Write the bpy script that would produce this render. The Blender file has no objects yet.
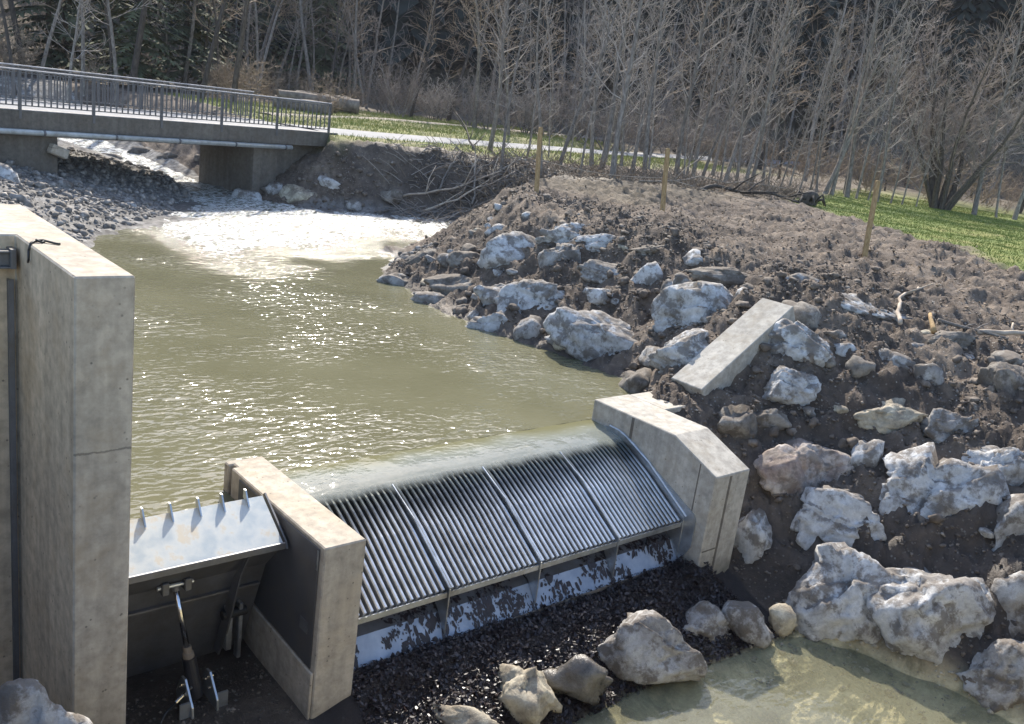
import bpy, bmesh, math, random
import numpy as np
from mathutils import Vector, Matrix, Euler

# ------------------------------------------------------------ camera, sky, sun
scene = bpy.context.scene
col = scene.collection
RAD = math.radians
CAM = Vector((-4.231, -6.232, 4.164))
YAW, PITCH, ROLL, FPX = 0.7392, 0.26846, 0.13503, 919.1
fw = Vector((math.sin(YAW) * math.cos(PITCH), math.cos(YAW) * math.cos(PITCH), -math.sin(PITCH)))
rt = Vector((math.cos(YAW), -math.sin(YAW), 0)); up = rt.cross(fw)
R2 = rt * math.cos(ROLL) + up * math.sin(ROLL); U2 = up * math.cos(ROLL) - rt * math.sin(ROLL)
cd = bpy.data.cameras.new('camera'); cam = bpy.data.objects.new('camera', cd); col.objects.link(cam)
m = Matrix((R2, U2, -fw)).transposed().to_4x4(); m.translation = CAM
cam.matrix_world = m
cd.sensor_width = 36; cd.lens = FPX * 36 / 1024; cd.clip_start = 0.05; cd.clip_end = 2000
scene.camera = cam

SUN_AZ, SUN_EL = RAD(33), RAD(41)
world = bpy.data.worlds.new('World'); scene.world = world; world.use_nodes = True
wn = world.node_tree; bg = wn.nodes['Background']
sky = wn.nodes.new('ShaderNodeTexSky'); sky.sky_type = 'NISHITA'; sky.sun_disc = False
sky.sun_elevation = SUN_EL; sky.sun_rotation = SUN_AZ; sky.air_density = 1.0; sky.dust_density = 2.2; sky.altitude = 800
wn.links.new(sky.outputs[0], bg.inputs[0]); bg.inputs[1].default_value = 0.15
sd = bpy.data.lights.new('sun', 'SUN'); sd.energy = 3.7; sd.angle = RAD(0.53); sd.color = (1, 0.93, 0.82)
sun = bpy.data.objects.new('sun', sd); col.objects.link(sun)
sdir = Vector((math.sin(SUN_AZ) * math.cos(SUN_EL), math.cos(SUN_AZ) * math.cos(SUN_EL), math.sin(SUN_EL)))
sun.rotation_euler = sdir.to_track_quat('Z', 'Y').to_euler(); sun.location = (10, 20, 40)
vs = scene.view_settings
vs.view_transform = 'Standard'; vs.look = 'None'; vs.exposure = 1.3; vs.gamma = 1; vs.use_curve_mapping = False

#TERRAIN_BEGIN
# ------------------------------------------------------------ noise and ground heights
def vnoise(p, seed=0):
    p = np.asarray(p, float); i = np.floor(p).astype(np.int64); f = p - i; f = f * f * (3 - 2 * f)
    def h(a, b, c):
        n = (a * 374761393 + b * 668265263 + c * 2147483647 + seed * 974711) & 0xffffffff
        n = ((n ^ (n >> 13)) * 1274126177) & 0xffffffff
        n = ((n ^ (n >> 16)) * 2246822519) & 0xffffffff
        return ((n ^ (n >> 15)) & 0xffff) / 32767.5 - 1
    x, y, z = i[..., 0], i[..., 1], i[..., 2]; fx, fy, fz = f[..., 0], f[..., 1], f[..., 2]
    L = lambda a, b, t: a + (b - a) * t
    return L(L(L(h(x, y, z), h(x + 1, y, z), fx), L(h(x, y + 1, z), h(x + 1, y + 1, z), fx), fy),
             L(L(h(x, y, z + 1), h(x + 1, y, z + 1), fx), L(h(x, y + 1, z + 1), h(x + 1, y + 1, z + 1), fx), fy), fz)
def fbm(p, oct=4, seed=0, gain=0.5):
    p = np.asarray(p, float); s = 0; a = 1
    for k in range(oct):
        s = s + a * vnoise(p, seed + k); p = p * 2.03 + 17.3; a *= gain
    return s
def fbm2(x, y, sc, oct=4, seed=0, gain=0.5):
    return fbm(np.stack([x * sc, y * sc, np.zeros_like(x) + seed * 3.7], -1), oct, seed, gain)
def sstep(a, b, x):
    t = np.clip((x - a) / (b - a), 0, 1); return t * t * (3 - 2 * t)
def inpoly(x, y, poly):
    r = np.zeros(np.shape(x), bool); n = len(poly)
    for i in range(n):
        x0, y0 = poly[i]; x1, y1 = poly[(i + 1) % n]
        if y0 == y1: continue
        c = ((y0 > y) != (y1 > y)) & (x < (x1 - x0) * (y - y0) / (y1 - y0) + x0); r ^= c
    return r
def polydist(x, y, pl):
    d = np.full(np.shape(x), 1e9)
    for (x0, y0), (x1, y1) in zip(pl[:-1], pl[1:]):
        L2 = (x1 - x0) ** 2 + (y1 - y0) ** 2
        t = np.clip(((x - x0) * (x1 - x0) + (y - y0) * (y1 - y0)) / L2, 0, 1)
        d = np.minimum(d, np.hypot(x - x0 - t * (x1 - x0), y - y0 - t * (y1 - y0)))
    return d
ROAD = [(-30, 12), (-14, 18.6), (-4, 21.4), (2, 23), (12.6, 25.8), (18, 27.4), (28, 31.0), (40, 34.2), (62, 39.5), (95, 48), (150, 60)]
ROADZ = [2.35, 2.4, 2.42, 2.42, 2.42, 2.36, 2.3, 2.3, 2.6, 3.0, 3.6]
def roadz(x): return np.interp(x, [p[0] for p in ROAD], ROADZ)
HILL_C = (-4.2, -6.2)
def far_z(x, y):
    r = np.hypot(x - HILL_C[0], y - HILL_C[1]); az = np.degrees(np.arctan2(x - HILL_C[0], y - HILL_C[1]))
    z = 2.05 + 0.3 * sstep(16, 26, y - 0.25 * x) + 0.012 * np.clip(r - 45, 0, 60)
    k = sstep(-60, -10, az) * (1 - sstep(110, 150, az))
    st = 88 + 8 * fbm2(x, y, 0.02, 2, 5) - 26 * (1 - sstep(4, 20, az)) - 6 * sstep(45, 75, az)
    h = np.clip(r - st, 0, None)
    return z + k * np.minimum(h * 0.75, 75 + 0.05 * h) + 0.05 * fbm2(x, y, 0.4, 3, 9)
WL_R = [(6.0, 2.3), (6.9, 2.9), (7.33, 3.3), (7.5, 4.35), (7.35, 5.2), (6.96, 6.5), (7.0, 7.45), (7.3, 9.24), (7.45, 10.6), (8.0, 12.2),
        (9.66, 14), (11.5, 15.4), (14.5, 17.2), (16.6, 19), (15.5, 20.6), (12, 21.3), (10.3, 22.2), (9.4, 23.4)]
CREST = [(9.8, -8, 1.0), (10, -5, 1.1), (10.5, -2.5, 1.2), (11.1, -1.1, 1.35), (11.3, -.4, 1.45), (11.2, .8, 1.65), (10.9, 2.0, 1.85), (10.5, 3.2, 1.95), (10.4, 5, 2.0),
         (10.1, 7, 2.05), (10.0, 8.6, 2.12), (10.4, 10.2, 2.15), (11.8, 12, 2.1), (14, 14, 2.05), (17, 16.3, 2.0), (19.5, 18.5, 2.0), (19.5, 20.8, 2.1), (17, 22.0, 2.2), (14, 22.4, 2.25), (12.4, 22.9, 2.3)]
WL_L = [(-2.0, 2.9), (-1.4, 5), (0, 9), (1.2, 13), (2.5, 16.2), (4.5, 18.3), (6.0, 19.8), (6.4, 21.5)]
def coarse():
    x0, x1, y0, y1, h = -12., 40., -8., 44., 0.25
    nx = int((x1 - x0) / h) + 1; ny = int((y1 - y0) / h) + 1
    gx, gy = np.meshgrid(np.linspace(x0, x1, nx), np.linspace(y0, y1, ny), indexing='ij')
    z = far_z(gx, gy); fix = np.zeros_like(z, bool)
    def line(pts, zz=None):
        for a, b in zip(pts[:-1], pts[1:]):
            n = int(max(2, math.hypot(b[0] - a[0], b[1] - a[1]) / 0.1))
            for t in np.linspace(0, 1, n):
                X = a[0] + (b[0] - a[0]) * t; Y = a[1] + (b[1] - a[1]) * t
                Z = zz if zz is not None else a[2] + (b[2] - a[2]) * t
                i = int(round((X - x0) / h)); j = int(round((Y - y0) / h))
                if 0 <= i < nx and 0 <= j < ny: z[i, j] = Z; fix[i, j] = True
    def fill(poly, zz):
        k = inpoly(gx, gy, poly); z[k] = zz if np.isscalar(zz) else zz[k]; fix[k] = True
    P = far_z(gx, gy)
    # plateau on the right bank, up to the road and beyond
    plat = [(11.2, -8), (11.6, -4), (12.6, -1), (12.6, .8), (12.2, 2), (11.6, 4), (11.2, 7), (11.0, 8.6), (11.3, 9.8), (12.6, 11.6), (15, 13.6), (18, 15.8), (21, 18), (21, 21.6),
            (17.5, 23), (14, 23.3), (13.6, 24), (13.6, 28.5), (12.5, 30), (11.5, 36), (10.5, 44), (40, 44), (40, -8)]
    soil = 1.3 + .75 * sstep(-4, 5, gy) + 0.05 * (gx - 12) * (1 - sstep(8, 16, gx)) ** 1
    P2 = np.where(gx < 30, soil * (1 - sstep(14, 24, gx)) + P * sstep(14, 24, gx), P)
    P2 = np.where(gy > 12, P * sstep(12, 15, gy) + P2 * (1 - sstep(12, 15, gy)), P2)
    fill(plat, P2)
    # left plateau
    fill([(-12, -8), (-8, -8), (-8, 4), (-6.5, 12), (-4.2, 18), (-2.0, 21), (-1.0, 25), (-1.5, 30), (-3, 44), (-12, 44)], P)
    line([(-4.5, 4), (-3.2, 9), (-1.6, 14), (.4, 18.2), (1.6, 21), (2.0, 25), (1.2, 44)], 1.0)
    line([(p[0], p[1]) for p in WL_L], 0.02); line([(6.4, 21.5, .02), (7.4, 22.8, .1), (7.8, 26, .35), (7.0, 30, .5), (5.0, 35, .62), (3.4, 44, .9)]); line([(3.6, 24, .95), (5.2, 26, .9), (5.6, 29.5, .95), (4.0, 33, 1.0)])
    line(WL_R, 0.0); line([(9.4, 23.4, .1), (9.4, 27, .3), (9.2, 34, .6), (8.4, 44, .95)])
    line(CREST)
    fill([(8.2, 23), (9.0, 23), (8.9, 30), (8.2, 44), (4.6, 44), (6.4, 35), (8.0, 29)], -0.1 + 0.038 * np.clip(gy - 22, 0, 30))
    # pond, riffle
    fill([(-.5, 2.4), (5.2, 2.5), (6.2, 4), (6, 6.5), (6.2, 9.5), (6.6, 12), (6.2, 14.4), (3.5, 14), (1, 8), (-1, 4)], -0.75)
    fill([(6, 16.5), (7.2, 19.6), (9, 21.2), (12, 20), (15, 19.4), (12.5, 17.2), (9, 15.2), (7.5, 15)], -0.13)
    # downstream
    toe = [(6.0, .6, -1.25), (6.05, -.2, -1.6), (5.95, -.85, -1.82), (6.2, -2, -1.84), (6.45, -3.1, -1.84), (6.8, -5, -1.85), (7.0, -8, -1.9)]
    line(toe)
    line([(6.0, 1.3, .1), (6.35, 1.6, .42), (6.7, 1.5, .46), (7.2, 1.2, .36), (8.0, 1.15, .75), (8.8, 1.25, 1.25), (9.6, 1.6, 1.75)])
    line([(6.3, 2.1, .44), (6.9, 2.4, .46), (7.8, 2.45, .95), (8.8, 2.5, 1.55), (9.6, 2.6, 1.85)])
    line([(6.0, .6, -1.1), (6.1, 1.1, -.4), (6.2, 1.4, .15)])
    fill([(0, .25), (5.2, .25), (5.2, 1.4), (0, 1.4)], -1.36); 
    line([(0, .1, -1.29), (5.2, .1, -1.24)]); line([(-.4, -.25, -1.5), (1.3, -.45, -1.6), (3, -.55, -1.62), (5.2, -.6, -1.66)])
    line([(0, -.95, -1.8), (1.5, -1.1, -1.9), (3, -1.3, -1.95), (4.6, -1.45, -1.95), (5.3, -1.35, -1.88)])
    fill([(-3, -8), (-3, -3), (0, -2), (3, -1.9), (5.1, -2.2), (5.3, -4), (5.6, -8)], -2.1)
    fill([(-2.5, -.8), (-.5, -.8), (-.5, 2.2), (-2.5, 2.2)], -1.42)
    fill([(-7, .2), (-2.5, .2), (-2.5, 2.0), (-7, 2.0)], -1.35)
    line([(-7, -.6, -1.15), (-2.2, -.7, -1.3)])
    zz = z.copy(); m0 = ~fix
    for it in range(1400):
        p = np.pad(zz, 1, mode='edge'); a = (p[:-2, 1:-1] + p[2:, 1:-1] + p[1:-1, :-2] + p[1:-1, 2:]) * 0.25
        zz[m0] = a[m0]
    for it in range(1):
        p = np.pad(zz, 1, mode='edge'); zz = zz * .4 + .15 * (p[:-2, 1:-1] + p[2:, 1:-1] + p[1:-1, :-2] + p[1:-1, 2:])
    return (x0, y0, h, zz)
BOULDERS = [
    (8.88, 8.43, 1.03, 0.66, 0.42, 0.48, 'pale'), (9.58, 7.68, 1.63, 0.54, 0.29, 0.27, 'pale'), (9.64, 6.77, 1.63, 0.44, 0.22, 0.2, 'pale'), (9.02, 7.12, 1.19, 0.39, 0.28, 0.35, 'grey'),
    (8.13, 6.6, 0.5, 0.71, 0.46, 0.52, 'pale'), (7.83, 7.56, 0.37, 0.56, 0.31, 0.3, 'pale'), (7.86, 9.0, 0.29, 0.52, 0.31, 0.32, 'dirty'), (7.27, 9.02, -0.07, 0.4, 0.23, 0.22, 'grey'),
    (7.18, 6.92, -0.01, 0.49, 0.29, 0.31, 'pale'), (7.39, 6.08, 0.09, 0.3, 0.22, 0.28, 'grey'), (8.0, 4.49, 0.21, 0.95, 0.54, 0.53, 'pale'), (8.67, 5.32, 0.84, 0.44, 0.26, 0.28, 'pale'),
    (9.1, 5.97, 1.18, 0.46, 0.24, 0.23, 'grey'), (9.3, 5.11, 1.28, 0.24, 0.21, 0.32, 'pale'), (8.67, 3.3, 1.0, 0.61, 0.43, 0.53, 'pale'), (8.84, 4.24, 1.0, 0.19, 0.21, 0.39, 'grey'),
    (7.27, 2.22, 0.57, 0.4, 0.29, 0.38, 'pale'), (7.57, 10.68, -0.05, 0.48, 0.23, 0.19, 'grey'), (8.45, 11.28, 0.31, 0.5, 0.29, 0.3, 'dirty'), (10.03, 2.55, 1.73, 0.5, 0.24, 0.2, 'grey'),
    (10.62, 1.32, 1.57, 0.9, 0.36, 0.25, 'pale'), (8.52, 1.21, 1.16, 0.51, 0.3, 0.31, 'pale'), (9.1, 0.74, 1.17, 0.2, 0.11, 0.12, 'pale'), (9.95, 3.64, 1.66, 0.68, 0.24, 0.16, 'dirty'),
    (7.88, 0.88, 0.64, 0.43, 0.26, 0.27, 'pale'), (9.54, 0.15, 1.03, 0.33, 0.21, 0.23, 'grey'), (9.74, -0.38, 0.95, 0.24, 0.19, 0.28, 'grey'), (8.85, -0.4, 0.5, 0.58, 0.29, 0.27, 'yellow'),
    (9.1, -1.05, 0.44, 0.44, 0.28, 0.32, 'grey'), (9.01, -1.93, 0.21, 0.42, 0.29, 0.37, 'pale'), (7.31, 0.04, -0.36, 0.6, 0.41, 0.5, 'red'), (8.04, -0.52, -0.0, 0.21, 0.18, 0.27, 'pale'),
    (8.24, -1.52, -0.29, 0.68, 0.47, 0.58, 'pale'), (7.23, -0.84, -0.84, 0.62, 0.4, 0.46, 'pale'), (8.36, -2.49, -0.33, 0.32, 0.29, 0.46, 'grey'), (7.12, -2.19, -1.38, 0.7, 0.57, 0.83, 'pale'),
    (6.62, -1.39, -1.56, 0.63, 0.49, 0.69, 'pale'), (7.55, -2.99, -1.03, 0.29, 0.28, 0.48, 'grey'), (6.97, -3.31, -1.6, 0.41, 0.33, 0.46, 'grey'), (6.33, 0.01, -1.28, 0.32, 0.29, 0.47, 'pale'),
    (6.94, 0.98, 0.07, 0.34, 0.23, 0.28, 'dirty'), (10.37, -1.28, 1.02, 0.4, 0.28, 0.35, 'dirty'), (7.38, 0.75, 0.22, 0.31, 0.17, 0.17, 'dirty'), (11.12, -0.1, 1.41, 0.43, 0.21, 0.17, 'dirty'),
    (9.98, 5.59, 1.76, 0.42, 0.2, 0.17, 'dirty'), (9.09, 3.2, 1.36, 0.28, 0.17, 0.19, 'dirty'), (8.49, 9.48, 0.7, 0.52, 0.26, 0.23, 'dirty'), (0.94, -0.54, -1.62, 0.34, 0.16, 0.12, 'yellow'),
    (1.66, -0.6, -1.6, 0.31, 0.24, 0.3, 'yellow'), (2.41, -0.69, -1.62, 0.33, 0.23, 0.25, 'wet'), (3.5, -0.74, -1.62, 0.52, 0.34, 0.36, 'grey'), (4.68, -0.64, -1.7, 0.31, 0.21, 0.24, 'grey'),
    (5.16, -0.88, -1.68, 0.26, 0.22, 0.29, 'grey'), (5.7, -1.07, -1.68, 0.17, 0.13, 0.17, 'yellow'), (11.08, 22.31, 0.25, 0.65, 0.39, 0.39, 'yellow'), (11.97, 22.19, 0.78, 0.45, 0.26, 0.25, 'pale'),
    (9.49, 23.2, -0.06, 0.54, 0.37, 0.42, 'pale'), (12.5, 21.38, 0.14, 0.38, 0.24, 0.25, 'grey'), (10.55, 23.12, 0.33, 0.41, 0.27, 0.29, 'grey'), (14.05, 21.33, 0.54, 0.46, 0.29, 0.3, 'dirty'),
    (1.48, 19.33, 0.77, 0.37, 0.32, 0.44, 'pale'), (1.27, 17.33, 0.58, 0.35, 0.22, 0.22, 'grey'), (2.92, 20.24, 0.55, 0.32, 0.21, 0.22, 'grey'), (2.86, 21.95, 0.68, 0.31, 0.21, 0.23, 'grey'),
    (4.63, 19.89, 0.17, 0.22, 0.13, 0.13, 'pale'), (3.18, 18.17, 0.23, 0.2, 0.11, 0.11, 'pale'), (5.61, 23.74, 0.17, 0.22, 0.14, 0.15, 'grey'), (6.8, 23.55, -0.06, 0.26, 0.15, 0.13, 'pale'),
    (8.14, 24.9, -0.02, 0.24, 0.15, 0.16, 'grey'), (9.03, 23.68, 0.0, 0.24, 0.15, 0.16, 'grey'), (8.39, 14.91, -0.16, 0.58, 0.2, 0.11, 'dirty'), (5.65, 16.87, -0.15, 0.39, 0.14, 0.08, 'grey'),
    (2.92, 18.92, 0.41, 0.18, 0.11, 0.11, 'pale'), (7.46, 30.76, 0.17, 0.5, 0.31, 0.32, 'dirty'), (9.11, 32.08, 0.44, 0.48, 0.27, 0.25, 'dirty'), (9.57, 30.1, 0.55, 0.51, 0.3, 0.29, 'dirty'),
    (10.14, 28.12, 0.69, 0.38, 0.23, 0.24, 'dirty'), (-2.86, -0.75, -0.0, 0.4, 0.34, 0.22, 'grey'),
]
def berm(x, y):
    """soil packed round each bank boulder"""
    z = np.zeros(np.shape(x))
    for (bx, by, bz, sx, sy, sz, kd) in BOULDERS[:47]:
        k = (np.abs(x - bx) < 2.2 * sx) & (np.abs(y - by) < 2.2 * sx)
        if not np.any(k): continue
        d = np.hypot(x[k] - bx, y[k] - by) / (.5 * (sx + sy))
        z[k] = np.maximum(z[k], .20 * sz * np.exp(-((d - 1.1) / .38) ** 2))
    return z
_C = coarse()
def bilin(x, y):
    x0, y0, h, zz = _C; nx, ny = zz.shape
    u = np.clip((x - x0) / h, 0, nx - 1.001); v = np.clip((y - y0) / h, 0, ny - 1.001)
    i = u.astype(int); j = v.astype(int); fu = u - i; fv = v - j
    return (zz[i, j] * (1 - fu) + zz[i + 1, j] * fu) * (1 - fv) + (zz[i, j + 1] * (1 - fu) + zz[i + 1, j + 1] * fu) * fv
def masks(x, y):
    """grass, gravel, pool-bed, woodland weights of the ground at x, y"""
    n = fbm2(x, y, 0.5, 4, 21)
    gl = (x - 19.8) * (13 - 2.3) - (y - 2.3) * (27 - 19.8)            # right of the soil strip
    gd = gl / math.hypot(10.7, 7.2)
    grass = sstep(-.5, .6, gd + .5 * n) * (1 - sstep(13.5, 15.5, y - .0 * x - 0.35 * (x - 27) + .8 * n))
    rd = polydist(x, y, ROAD)
    verge = sstep(22.2, 23.2, y - 0.12 * (x - 13) + .4 * n) * sstep(12.2, 13, x) * (1 - sstep(5.5, 9, rd + n)) * (1 - sstep(30, 40, x))
    verge2 = sstep(1.5, 2.2, rd) * (1 - sstep(15, 19, rd + 2 * n)) * sstep(26, 28, y) * sstep(13.5, 15, x) * (1 - sstep(44, 60, x))
    grass = np.maximum(grass, np.maximum(verge, verge2) * (0.6 + .4 * sstep(-.4, .4, n)))
    gravel = ((x < 9.5) & (y > 12) & (y < 46) | (x < 4) & (y > 2.8)) * (1 - sstep(1.9, 2.3, bilin(x, y)))
    gravel = np.maximum(gravel, (y > 14.5) * (y < 21.8) * (x < 17) * (1 - sstep(.1, .5, bilin(x, y))))
    pool = (1 - sstep(-1.78, -1.5, bilin(x, y) + .10 * n)) * (y < -.9) * sstep(4.4, 5.4, x) + (1 - sstep(-1.9, -1.72, bilin(x, y) + .06 * n)) * (y < -.6) * (1 - sstep(4.4, 5.4, x))
    wood = np.maximum(sstep(13.5, 16, y - 0.35 * (x - 27) + .8 * n) * sstep(13, 15, x) * (1 - grass) * sstep(23, 14, y) , sstep(45, 60, np.hypot(x, y)))
    return grass, gravel, pool, np.clip(wood, 0, 1)
def ground_z(x, y, detail=True):
    x = np.asarray(x, float); y = np.asarray(y, float)
    w = sstep(0, 4, np.minimum(np.minimum(x + 12, 40 - x), np.minimum(y + 8, 44 - y)))
    z = bilin(x, y) * w + far_z(x, y) * (1 - w)
    rd = polydist(x, y, ROAD); rw = (1 - sstep(2.0, 3.4, rd)) * ((x > 12.8) | (x < -2.5))
    z = z * (1 - rw) + (roadz(x) - 0.06) * rw
    if detail:
        g, gr, pl, wd = masks(x, y); b = bilin(x, y)
        slope = (1 - g) * (1 - gr) * (1 - pl) * (x > 5.0)
        near = (1 - sstep(30, 50, np.hypot(x, y))) * (1 - rw)
        n1 = fbm2(x, y, 0.9, 3, 1); n2 = fbm2(x, y, 4.5, 3, 2, .55); n3 = np.abs(fbm2(x, y, 9, 2, 3))
        band = sstep(-1.7, -1.2, b)
        z = z + near * (slope * band * (0.12 * n1 + .11 * n2 + .07 * n3) + g * (0.03 * n1 + .015 * n2) + gr * (.05 * n1 + .045 * n2 + .02 * n3) + pl * .05 * n1)
        lip = np.exp(-((b - 1.85) / .35) ** 2) * slope * near * (y < 13)
        z = z + lip * .09 * fbm2(x, y, 2.2, 3, 33)
        z = z + berm(x, y) * slope * (.7 + .5 * n2)
        dd = (y < .3) * (y > -.9) * (x > -.3) * (x < 5.6)
        z = z + dd * (.05 * n1 + .03 * n2)
    return z
#TERRAIN_END

# ------------------------------------------------------------ helpers
random.seed(11); RNG = np.random.default_rng(11)
def link(o, parent=None):
    col.objects.link(o)
    if parent: o.parent = parent
    return o
def tag(o, label=None, cat=None, group=None, kind=None):
    if label: o['label'] = label
    if cat: o['category'] = cat
    if group: o['group'] = group
    if kind: o['kind'] = kind
    return o
def empty(name, loc=(0, 0, 0), rot=(0, 0, 0)):
    o = bpy.data.objects.new(name, None); o.location = loc; o.rotation_euler = rot; o.empty_display_size = 0.2
    return link(o)
def mk_mesh(name, v, f, mat, smooth=False):
    me = bpy.data.meshes.new(name)
    v = np.asarray(v, np.float32)
    if isinstance(f, np.ndarray):
        n, k = f.shape
        me.vertices.add(len(v)); me.vertices.foreach_set('co', v.ravel())
        me.loops.add(n * k); me.loops.foreach_set('vertex_index', f.astype(np.int32).ravel())
        me.polygons.add(n); me.polygons.foreach_set('loop_start', np.arange(0, n * k, k, dtype=np.int32))
        me.update(calc_edges=True)
    else:
        me.from_pydata(v.tolist(), [], f)
    if smooth: me.polygons.foreach_set('use_smooth', np.ones(len(me.polygons), bool))
    for mm in (mat if isinstance(mat, (list, tuple)) else [mat]):
        if mm: me.materials.append(mm)
    me.update(); return me
def mobj(name, v, f, mat, parent=None, smooth=False, loc=None):
    o = bpy.data.objects.new(name, mk_mesh(name, v, f, mat, smooth))
    if loc is not None: o.location = loc
    return link(o, parent)
def dobj(name, me, parent=None, loc=(0, 0, 0), rot=(0, 0, 0), sc=(1, 1, 1)):
    o = bpy.data.objects.new(name, me); o.location = loc; o.rotation_euler = rot; o.scale = sc
    return link(o, parent)
class MB:
    """collects shapes for one mesh"""
    def __init__(s): s.v = []; s.f = []
    def add(s, v, f):
        n = len(s.v); s.v += [tuple(p) for p in v]; s.f += [tuple(i + n for i in q) for q in f]; return s
    def box(s, a, b, M=None):
        (x0, y0, z0), (x1, y1, z1) = a, b
        v = [(x0, y0, z0), (x1, y0, z0), (x1, y1, z0), (x0, y1, z0), (x0, y0, z1), (x1, y0, z1), (x1, y1, z1), (x0, y1, z1)]
        if M: v = [M @ Vector(p) for p in v]
        return s.add(v, [(0, 3, 2, 1), (4, 5, 6, 7), (0, 1, 5, 4), (1, 2, 6, 5), (2, 3, 7, 6), (3, 0, 4, 7)])
    def prism(s, poly, x0, x1, M=None):
        """poly in y,z swept along x"""
        n = len(poly); v = [(x0, a, b) for a, b in poly] + [(x1, a, b) for a, b in poly]
        if M: v = [M @ Vector(p) for p in v]
        f = [tuple(range(n)), tuple(range(2 * n - 1, n - 1, -1))] + [(i, i + n, (i + 1) % n + n, (i + 1) % n) for i in range(n)]
        return s.add(v, f)
    def tube(s, pts, r, sides=8, cap=True):
        pts = [Vector(p) for p in pts]; n = len(pts)
        rr = r if isinstance(r, (list, tuple)) else [r] * n
        ref = Vector((0, 0, 1)) if abs((pts[-1] - pts[0]).normalized().z) < .9 else Vector((1, 0, 0))
        v = []
        for i, p in enumerate(pts):
            t = (pts[min(i + 1, n - 1)] - pts[max(i - 1, 0)]).normalized(); a = t.cross(ref).normalized(); b = t.cross(a)
            for k in range(sides):
                q = 2 * math.pi * k / sides; v.append(p + (a * math.cos(q) + b * math.sin(q)) * rr[i])
        f = [(i * sides + k, i * sides + (k + 1) % sides, (i + 1) * sides + (k + 1) % sides, (i + 1) * sides + k) for i in range(n - 1) for k in range(sides)]
        if cap: f += [tuple(range(sides - 1, -1, -1)), tuple(range((n - 1) * sides, n * sides))]
        return s.add(v, f)
    def build(s, name, mat, parent=None, bevel=0, smooth=False, seg=1, loc=None):
        bm = bmesh.new(); vv = [bm.verts.new(p) for p in s.v]
        for q in s.f:
            try: bm.faces.new([vv[i] for i in q])
            except ValueError: pass
        bmesh.ops.recalc_face_normals(bm, faces=bm.faces[:])
        if bevel: bmesh.ops.bevel(bm, geom=bm.edges[:] , offset=bevel, segments=seg, affect='EDGES', clamp_overlap=True)
        me = bpy.data.meshes.new(name); bm.to_mesh(me); bm.free()
        for mm in (mat if isinstance(mat, (list, tuple)) else [mat]): me.materials.append(mm)
        if smooth: me.polygons.foreach_set('use_smooth', np.ones(len(me.polygons), bool))
        o = bpy.data.objects.new(name, me)
        if loc is not None: o.location = loc
        return link(o, parent)

def ordn(n):
    w = ['', 'first', 'second', 'third', 'fourth', 'fifth', 'sixth', 'seventh', 'eighth', 'ninth', 'tenth', 'eleventh', 'twelfth', 'thirteenth', 'fourteenth', 'fifteenth', 'sixteenth', 'seventeenth', 'eighteenth', 'nineteenth']
    if n < 20: return w[n]
    tens = {2: 'twent', 3: 'thirt', 4: 'fort', 5: 'fift', 6: 'sixt'}[n // 10]
    return tens + ('ieth' if n % 10 == 0 else 'y-' + w[n % 10])

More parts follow.
